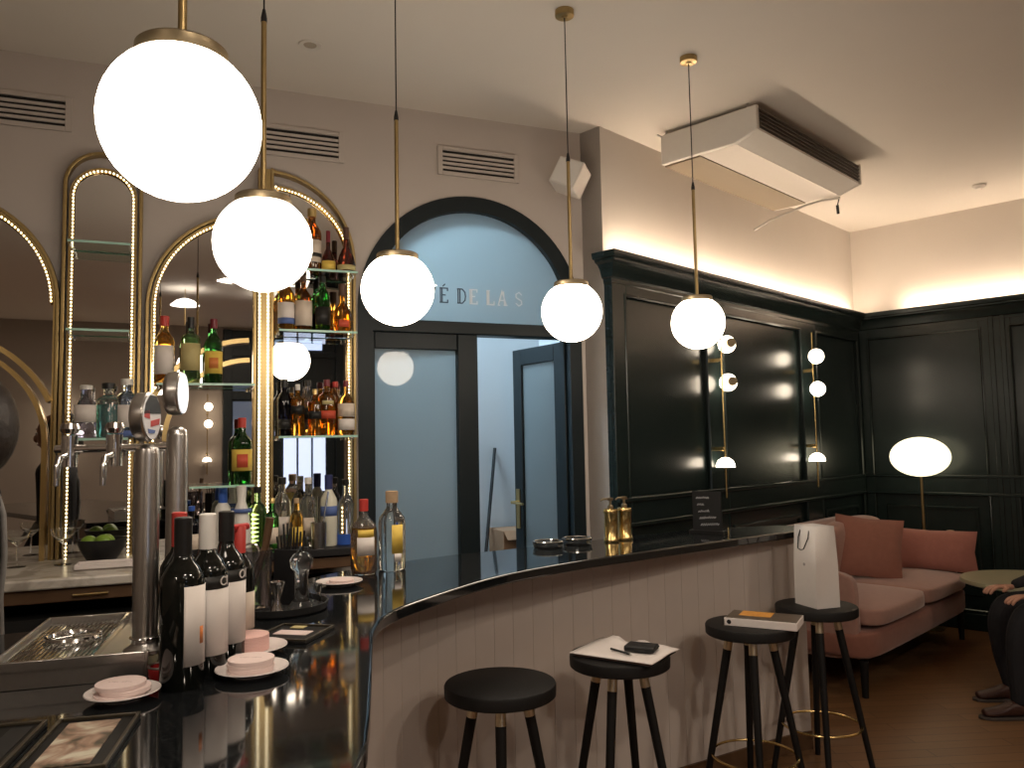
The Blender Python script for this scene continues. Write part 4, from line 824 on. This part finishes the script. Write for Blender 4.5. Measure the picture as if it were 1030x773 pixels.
rd = MB().tube([W(FR,1.742,.655,3.118),W(FR,1.69,.55,3.112),W(FR,1.62,.47,3.085),W(FR,1.44,.30,2.985),W(FR,1.40,.20,2.93)], .008, 8).build('drop_rod', M_ACW); rd.parent = ac; rd.matrix_parent_inverse = (Matrix.Translation(ac.location) @ Matrix.Rotation(FR[3],4,'Z')).inverted()
tg = MB().tube([W(FR,1.735,.65,3.125),W(FR,1.74,.64,3.095),W(FR,1.745,.63,3.07)], .004, 8); tg.tube([W(FR,1.745,.63,3.075),W(FR,1.765,.625,3.02)], .010, 8); tg = tg.build('latch_tag', M_DARK); tg.parent = ac; tg.matrix_parent_inverse = rd.matrix_parent_inverse
def make_vent(u0, u1, lb):
    t = thing('air_vent', lb, 'vent', W(FB,(u0+u1)/2,0,0), FB[3], 'slotted air vents high on the back wall'); w = (u1-u0)/2
    fr_ = MB(); Z0, Z1 = 2.985, 3.146
    for x0,x1,z0,z1 in ((-w,-w+.028,Z0,Z1),(w-.028,w,Z0,Z1),(-w+.028,w-.028,Z0,Z0+.022),(-w+.028,w-.028,Z1-.022,Z1)): fr_.box(x0,x1,-.014,-.001,z0,z1)
    fr_.build('frame', M_PLASTER, t, bevel=.002); MB().box(-w+.028,w-.028,-.003,-.001,Z0+.022,Z1-.022).build('dark_slots', M_DARK, t)
    for i in range(4): z = Z0+.022+.0135+i*.0245; MB().box(-w+.028,w-.028,-.012,-.004,z,z+.0135).build('slat', M_PLASTER, t)
make_vent(-3.14,-2.665,'air vent nearest the photo edge, over the bartender end'); make_vent(-1.895,-1.42,'air vent above the tall half-arched bottle mirror'); make_vent(-.915,-.438,'air vent above the arched doorway')
spk = thing('wall_speaker', 'small white loudspeaker tilted down beside the arched doorway', 'speaker', W(FB,-.185,.15,3.0), FB[3])
so = MB().box(-.078,.078,-.078,.078,-.08,.08); so = so.build('cabinet', M_ACW, spk, bevel=.008, rot=(Matrix.Rotation(math.radians(24),3,'Y') @ Matrix.Rotation(math.radians(10),3,'X') @ Matrix.Rotation(math.radians(-42),3,'Z')).to_euler())
MB().box(-.068,.068,-.082,-.077,-.07,.07).build('front_grille', mat('pale_grille_cloth', (.78,.75,.70), .8, var=.05, scale=300), so, bevel=.003)
MB().cyl((.0,.04,.0),(.0,.149,.0),.012).build('bracket_arm', M_ACW, spk); MB().cyl((0,.138,.0),(0,.1499,.0),.035).build('wall_plate', M_ACW, spk)
def downlight(x, y, lb):
    t = thing('recessed_downlight', lb, 'downlight', (x,y,CEIL), 0, 'recessed spots in the ceiling')
    MB().lathe([(.045,-.0005),(.052,-.0005),(.050,-.006),(.030,-.004),(.030,-.0005)], 32).build('ring', M_ACW, t); MB().lathe([(0,-.0006),(.029,-.0006),(.029,-.002),(0,-.002)], 24).build('lens', mat('unlit_lens', (.42,.36,.28), .3, var=.03), t)
downlight(-.88,3.49,'recessed ceiling spot near the large front globe'); 
sd = thing('smoke_detector', 'small round smoke detector on the ceiling over the sofa corner', 'smoke detector', (3.421,5.709,CEIL)); MB().lathe([(0,-.03),(.025,-.03),(.035,-.02),(.045,-.016),(.048,-.0005),(0,-.0005)], 32).build('case', M_ACW, sd); MB().cyl((.015,0,-.0302),(.015,0,-.0315),.003).build('indicator', M_RED, sd)
# saucer pendants further back in the hall (mirrored behind the bar)
for u, d, lb in ((-1.83,5.6,'white saucer pendant in the hall beside the entrance'),(-.89,5.6,'white saucer pendant in the hall nearer the entrance doors')):
    t = thing('saucer_pendant', lb, 'pendant lamp', W(FB,u,d,0), 0, 'saucer pendants in the hall')
    MB().lathe([(0,3.22),(.04,3.215),(.10,3.19),(.15,3.145),(.155,3.14),(0,3.14)], 32).build('dome_shade', glow('lit_saucer_shade', (1,.93,.84), 5.0), t); MB().cyl((0,0,3.22),(0,0,CEIL-.0005),.004).build('cord', M_BRASS, t); MB().cyl((0,0,2.92),(0,0,3.14),.006).build('rod', M_BRASS, t)
# ================================================================ passage clutter
br_ = thing('broom', 'thin dark broom handle leaning in the passage behind the door', 'broom', W(FB,-.54,-.575,0)); tp = W(FB,-.228,-.985,1.49)-W(FB,-.54,-.575,0)
MB().cyl((0,0,.10), tuple(tp), .011).build('handle', M_BLACK, br_); MB().box(-.15,.15,-.025,.025,0,.10).build('brush_head', M_BLACK, br_, bevel=.006)
cx_ = thing('cardboard_box', 'tall brown cardboard box in the passage by the open door', 'box', W(FB,-.150,-.79,0), FB[3]); M_CARD = mat('brown_cardboard', (.30,.17,.095), .85, var=.08, scale=30)
MB().box(-.155,.155,-.13,.13,0,.97).build('carton', M_CARD, cx_, bevel=.003); MB().add([(-.155,-.13,.971),(.155,-.13,.971),(.150,-.19,.92),(-.150,-.19,.92)],[(0,1,2,3)]).build('flap', M_CARD, cx_)
# ================================================================ sofa corner
sf = thing('sofa', 'salmon velvet sofa along the dark green panelled wall', 'sofa', W(FR,0,.08,0), FR[3]); S0, S1 = 1.22, 3.17
def soft(x0,x1,y0,y1,z0,z1,name,m,par,bv=.04,sub=1,puff=.012):
    mb = MB(); nx, ny = 6, 5; P = {}
    bm = bmesh.new(); bmesh.ops.create_cube(bm, size=1); bmesh.ops.subdivide_edges(bm, edges=bm.edges, cuts=5, use_grid_fill=True)
    c = Vector(((x0+x1)/2,(y0+y1)/2,(z0+z1)/2)); h = Vector(((x1-x0)/2,(y1-y0)/2,(z1-z0)/2))
    for v in bm.verts:
        q = v.co*2; out = Vector()
        for i in range(3): 
            j, k = (i+1)%3, (i+2)%3; out[i] = q[i]*h[i]+(puff*(1-q[j]**2)*(1-q[k]**2)*q[i])
        r = min(bv, *h); l = Vector([max(-h[i]+r, min(h[i]-r, out[i])) if abs(q[i]) < .999 else math.copysign(h[i]-r, q[i]) for i in range(3)]); dd = out-l
        e = [1 if abs(q[i]) > .999 else 0 for i in range(3)]
        if sum(e) > 1:
            n_ = Vector([e[i]*math.copysign(1,q[i]) for i in range(3)]).normalized(); out = Vector([ (math.copysign(h[i]-r,q[i])+n_[i]*r) if e[i] else out[i] for i in range(3)])
        v.co = out+c
    me = bpy.data.meshes.new(name); bm.to_mesh(me); bm.free(); me.shade_smooth(); me.materials.append(m); o = bpy.data.objects.new(name, me); COL.objects.link(o); o.parent = par
    s = o.modifiers.new('sub','SUBSURF'); s.levels = sub; s.render_levels = sub; return o
soft(S0,S1,-.82,-.05,.21,.385,'base',M_SOFAD,sf,.02)
L3 = (S1-S0-.20)/2
for i in range(2): soft(S0+.10+L3*i+.004,S0+.10+L3*(i+1)-.004,-.845,-.22,.387,.515,'seat_cushion',M_SOFA,sf,.045,1,.018)
for i in range(2): soft(S0+.10+L3*i+.004,S0+.10+L3*(i+1)-.004,-.265,-.11,.50,.89,'back_cushion',M_SOFA,sf,.06,1,.03)
bkp = [(S0,.21),(S0,.70),(S0+.05,.77),(S0+.18,.86),(S0+.40,.905),(S1-.40,.905),(S1-.18,.86),(S1-.05,.77),(S1,.70),(S1,.21)]
MB().xz(bkp, -.12, .0).build('backrest', M_SOFA, sf, bevel=.03)
for a, b in ((S0,S0+.10),(S1-.10,S1)):
    soft(a,b,-.74,-.02,.21,.715,'arm',M_SOFA,sf,.05,1,.008)
for x in (S0+.06,S1-.06):
    for y in (-.76,-.08): MB().cyl((x,y,.211),(x,y,0),.026,.018).build('leg', M_BLACKG, sf)
MB().lathe([(0,.70),(.03,.70),(.032,.73),(.022,.745),(.034,.775),(.026,.80),(0,.805)], 24, (S1-.05,-.72,0)).build('arm_finial', mat('light_wood_finial', (.34,.21,.11), .5, var=.15), sf)
def pillow(name, loc, rot, w, h, t, m, lb):
    bm = bmesh.new(); bmesh.ops.create_grid(bm, x_segments=14, y_segments=14, size=1); vs = [v.co.copy() for v in bm.verts]; fs = [[v.index for v in f.verts] for f in bm.faces]; bm.free()
    top = []; bot = []
    for v in vs:
        e = (1-v.x**2)**.55*(1-v.y**2)**.55 if abs(v.x) < 1 and abs(v.y) < 1 else 0; k = 1-.07*(1-abs(v.x*v.y))*max(abs(v.x),abs(v.y))**4
        wr_ = .012*math.sin(v.x*9+v.y*4)*(abs(v.x)**3); top.append((v.x*w/2*k, v.y*h/2*k, t/2*e+wr_*.5)); bot.append((v.x*w/2*k, v.y*h/2*k, -t/2*e+wr_*.5-.002))
    n = len(vs); mb = MB(); mb.add(top+bot, fs+[[i+n for i in f[::-1]] for f in fs]); o = mb.build(name, m, loc=loc, rot=rot, ang=60); return tag(o, lb, 'cushion', 'velvet cushions on the sofa')
c1 = W(FR,2.38,.47,.725); c2 = W(FR,2.97,.70,.665)
def basis(f, right, upv, nrm, loc):  # orient a cushion: local x = right, y = up
    r = (f[1]*right[0]+f[2]*right[1]+Vector((0,0,right[2]))).normalized(); u = (f[1]*upv[0]+f[2]*upv[1]+Vector((0,0,upv[2]))).normalized(); n = r.cross(u).normalized(); u = n.cross(r); M = Matrix((r,u,n)).transposed(); return M.to_euler()
pillow('cushion', c1, basis(FR,(.40,.92,-.10),(.30,-.25,1),0,c1), .46, .45, .13, M_SOFAD, 'big rust cushion leaning on the sofa back')
pillow('cushion', c2, basis(FR,(.28,.96,-.03),(.30,0,1),0,c2), .62, .31, .13, mat('rose_velvet', (.34,.135,.105), .85, var=.14, scale=25, bump=.15, sheen=.3), 'long rose cushion propped against the far sofa arm')
fl_ = thing('floor_lamp', 'floor lamp with glowing oval shade behind the sofa end', 'floor lamp', W(FR,3.305,.555,0))
MB().lathe([(.222*math.sin(math.pi*i/18), 1.352-.158*math.cos(math.pi*i/18)) for i in range(19)], 44).build('oval_shade', G_OVAL, fl_); MB().cyl((0,0,.02),(0,0,1.20),.011).build('stem', M_BRASS, fl_); MB().lathe([(0,0),(.105,0),(.108,.008),(.05,.018),(.012,.028),(0,.028)], 40).build('base', M_BRASS, fl_)
tbl = thing('round_table', 'round table with pale olive top beside the sofa', 'table', (3.33,5.26,0)); MB().lathe([(0,.552),(.40,.552),(.41,.558),(.41,.574),(.405,.58),(0,.58)], 56).build('table_top', mat('pale_olive_top', (.34,.32,.21), .35, var=.06), tbl); MB().cyl((0,0,.02),(0,0,.552),.03).build('pedestal', M_BLACK, tbl); MB().lathe([(0,0),(.16,0),(.16,.012),(.05,.03),(0,.03)], 40).build('base', M_BLACK, tbl)
# ================================================================ people
def person_body(name, pts, edges, m, par): return skin(name, pts, edges, m, par, 2)
# customer on a pouf, facing the bar stools (origin at the floor under the hips; local +x is where the knees point)
pf = thing('pouf', 'dark upholstered pouf under the seated customer', 'pouf', (3.21,4.52,0)); MB().lathe([(0,0),(.20,0),(.225,.03),(.235,.22),(.225,.40),(.19,.43),(0,.435)], 40).build('cover', M_CLOTH, pf)
pr = thing('person', 'seated person in dark trousers and brown shoes at the photo edge, hand on knee', 'person', (3.21,4.52,0), math.radians(176))
HP = .52
S = [(0,0,HP,.14,.12),(0,0,HP+.18,.13,.10),(.03,0,HP+.36,.15,.11),(.05,0,HP+.48,.10,.08),(.07,0,HP+.56,.052),(.09,0,HP+.66,.075,.09),(.10,0,HP+.75,.08,.09),(.09,0,HP+.82,.05),
 (.02,.10,HP,.09),(.22,.13,HP+.03,.082),(.46,.14,HP+.04,.065),(.505,.145,HP-.05,.062),(.52,.145,HP-.24,.054),(.515,.145,.10,.046),(.515,.145,.07,.044),
 (.02,-.10,HP,.09),(.22,-.14,HP+.03,.082),(.42,-.16,HP+.03,.065),(.455,-.16,HP-.06,.062),(.44,-.16,HP-.25,.054),(.40,-.16,.10,.046),(.40,-.16,.07,.044),
 (.04,.20,HP+.45,.065),(.06,.25,HP+.24,.048),(.24,.20,HP+.15,.038),(.40,.15,HP+.125,.026),
 (.04,-.20,HP+.45,.065),(.06,-.25,HP+.24,.048),(.22,-.20,HP+.16,.038),(.36,-.16,HP+.13,.026)]
ED = [(0,1),(1,2),(2,3),(3,4),(4,5),(5,6),(6,7),(0,8),(8,9),(9,10),(10,11),(11,12),(12,13),(13,14),(0,15),(15,16),(16,17),(17,18),(18,19),(19,20),(20,21),(3,22),(22,23),(23,24),(24,25),(3,26),(26,27),(27,28),(28,29)]
skin('body', S, ED, M_TROUS, pr)
MB().ball((.11,0,HP+.73), .098, 24, .95, .78, 1.2).build('head', M_SKIN, pr); MB().ball((.085,0,HP+.765), .104, 24, .95, .84, 1.05).build('hair', M_HAIR, pr)
nf = MB().ball((.205,0,HP+.71), .016, 10, 1, .8, 1.4); nf.ball((.165,.078*0-.08,HP+.73), .018, 10, .7, .4, 1.2).ball((.12,.08,HP+.73), .018, 10, .7, .4, 1.2); nf.build('nose_and_ears', M_SKIN, pr)
def hand(par, wrist, s):
    w = Vector(wrist); P = [(w.x-.02,w.y,w.z,.024,.020),(w.x+.035,w.y,w.z+.006,.034,.017),(w.x+.075,w.y,w.z+.004,.036,.015)]; E = [(0,1),(1,2)]
    for i, (dy, L) in enumerate(((-.027,.062),(-.009,.072),(.009,.068),(.027,.052))):
        k = len(P); P += [(w.x+.09,w.y+dy,w.z+.001,.0095),(w.x+.09+L*.5,w.y+dy*1.1,w.z-.012,.009),(w.x+.09+L*.8,w.y+dy*1.1,w.z-.036,.0075)]; E += [(2,k),(k,k+1),(k+1,k+2)]
    k = len(P); P += [(w.x+.045,w.y-s*.042,w.z-.004,.0115),(w.x+.075,w.y-s*.058,w.z-.014,.009)]; E += [(1,k),(k,k+1)]
    return skin('hand', P, E, M_SKIN, par)
hand(pr, (.41,.148,HP+.118), 1); hand(pr, (.37,-.16,HP+.118), -1)
M_SHOE = mat('brown_leather', (.045,.018,.013), .4, var=.2, scale=40)
def shoe(par, x, y, z0, m=None):
    skin('shoe', [(x-.045,y,z0+.050,.042,.046),(x+.03,y,z0+.048,.043,.044),(x+.10,y,z0+.038,.046,.032),(x+.165,y,z0+.032,.044,.025),(x+.20,y,z0+.030,.034,.020),(x-.01,y,z0+.09,.046,.044)], [(0,1),(1,2),(2,3),(3,4),(1,5)], M_SHOE, par)
    ol = [(-.095,-.026),(-.06,-.036),(.02,-.036),(.10,-.044),(.17,-.044),(.215,-.030),(.232,0),(.215,.030),(.17,.044),(.10,.044),(.02,.036),(-.06,.036),(-.095,.026)]
    MB().prism([(x+.015+p*.88,y+q*.92) for p,q in ol], z0, z0+.016).build('sole', mat('dark_sole', (.05,.04,.035), .6), par, bevel=.003)
shoe(pr, .515, .145, 0); shoe(pr, .40, -.16, 0)
def face(par, x, y, z):   # eyes, brows and mouth on the +x side of a head centred at (x, y, z)
    M_EYE = mat('eye_white', (.7,.68,.64), .3); M_LIP = mat('lips', (.36,.13,.11), .5)
    for sgn in (-1, 1):
        e = MB().ball((x+.078,y+sgn*.031,z+.004), .0125, 12, .8, 1, .75).build('eye', M_EYE, par); MB().ball((x+.0865,y+sgn*.031,z+.004), .0055, 10).build('iris', M_BLACK, e)
        MB().tube([(x+.080,y+sgn*.014,z+.026),(x+.086,y+sgn*.032,z+.030),(x+.074,y+sgn*.050,z+.024)], [.003,.004,.002], 6).build('eyebrow', M_HAIR, par)
    MB().tube([(x+.070,y-.026,z-.062),(x+.083,y,z-.060),(x+.070,y+.026,z-.062)], [.003,.0065,.003], 8).build('mouth', M_LIP, par)
face(pr, .11, 0, HP+.73)
# bartender, in profile at the far left behind the bar, looking along the back counter
bp = thing('person', 'bartender in black clothes with dark hair at the left photo edge', 'person', (-1.612,2.36,0), math.radians(214))
B = [(0,0,.95,.135,.11),(0,0,1.14,.125,.10),(0,0,1.30,.15,.11),(0,0,1.42,.12,.085),(.01,0,1.50,.055),(.02,0,1.56,.06),(.02,0,1.66,.075),
 (0,.09,.90,.095),(.01,.10,.50,.068),(0,.10,.12,.048),(.02,.10,.08,.044),(0,-.09,.90,.095),(.01,-.10,.50,.068),(0,-.10,.12,.048),(.02,-.10,.08,.044),
 (0,.19,1.41,.065),(-.02,.235,1.14,.050),(.10,.21,.93,.038),(0,-.19,1.41,.065),(-.02,-.235,1.14,.05),(.10,-.21,.93,.038)]
BE = [(0,1),(1,2),(2,3),(3,4),(4,5),(5,6),(0,7),(7,8),(8,9),(9,10),(0,11),(11,12),(12,13),(13,14),(3,15),(15,16),(16,17),(3,18),(18,19),(19,20)]
skin('body', B, BE, M_CLOTH, bp)
MB().ball((.02,0,1.625), .098, 24, .95, .78, 1.2).build('head', M_SKIN, bp); MB().ball((-.025,0,1.600), .116, 24, .98, .88, 1.38).build('hair', mat('combed_dark_hair', (.020,.014,.011), .5, var=.5, scale=40, bump=1.0), bp); MB().ball((.115,0,1.60), .016, 10, 1, .8, 1.4).build('nose', M_SKIN, bp); face(bp, .02, 0, 1.625); shoe(bp, .02, .10, 0); shoe(bp, .02, -.10, 0)
hand(bp, (.13,.205,.90), 1); hand(bp, (.13,-.205,.90), -1)
MB().tube([(-.078,.05,1.43),(-.100,.06,1.34),(-.106,.06,1.22),(-.098,.06,1.10),(-.104,.05,.98)], [.007,.009,.009,.009,.009], 10).build('grey_strap', mat('shiny_grey_strap', (.20,.19,.18), .35, var=.2), bp)
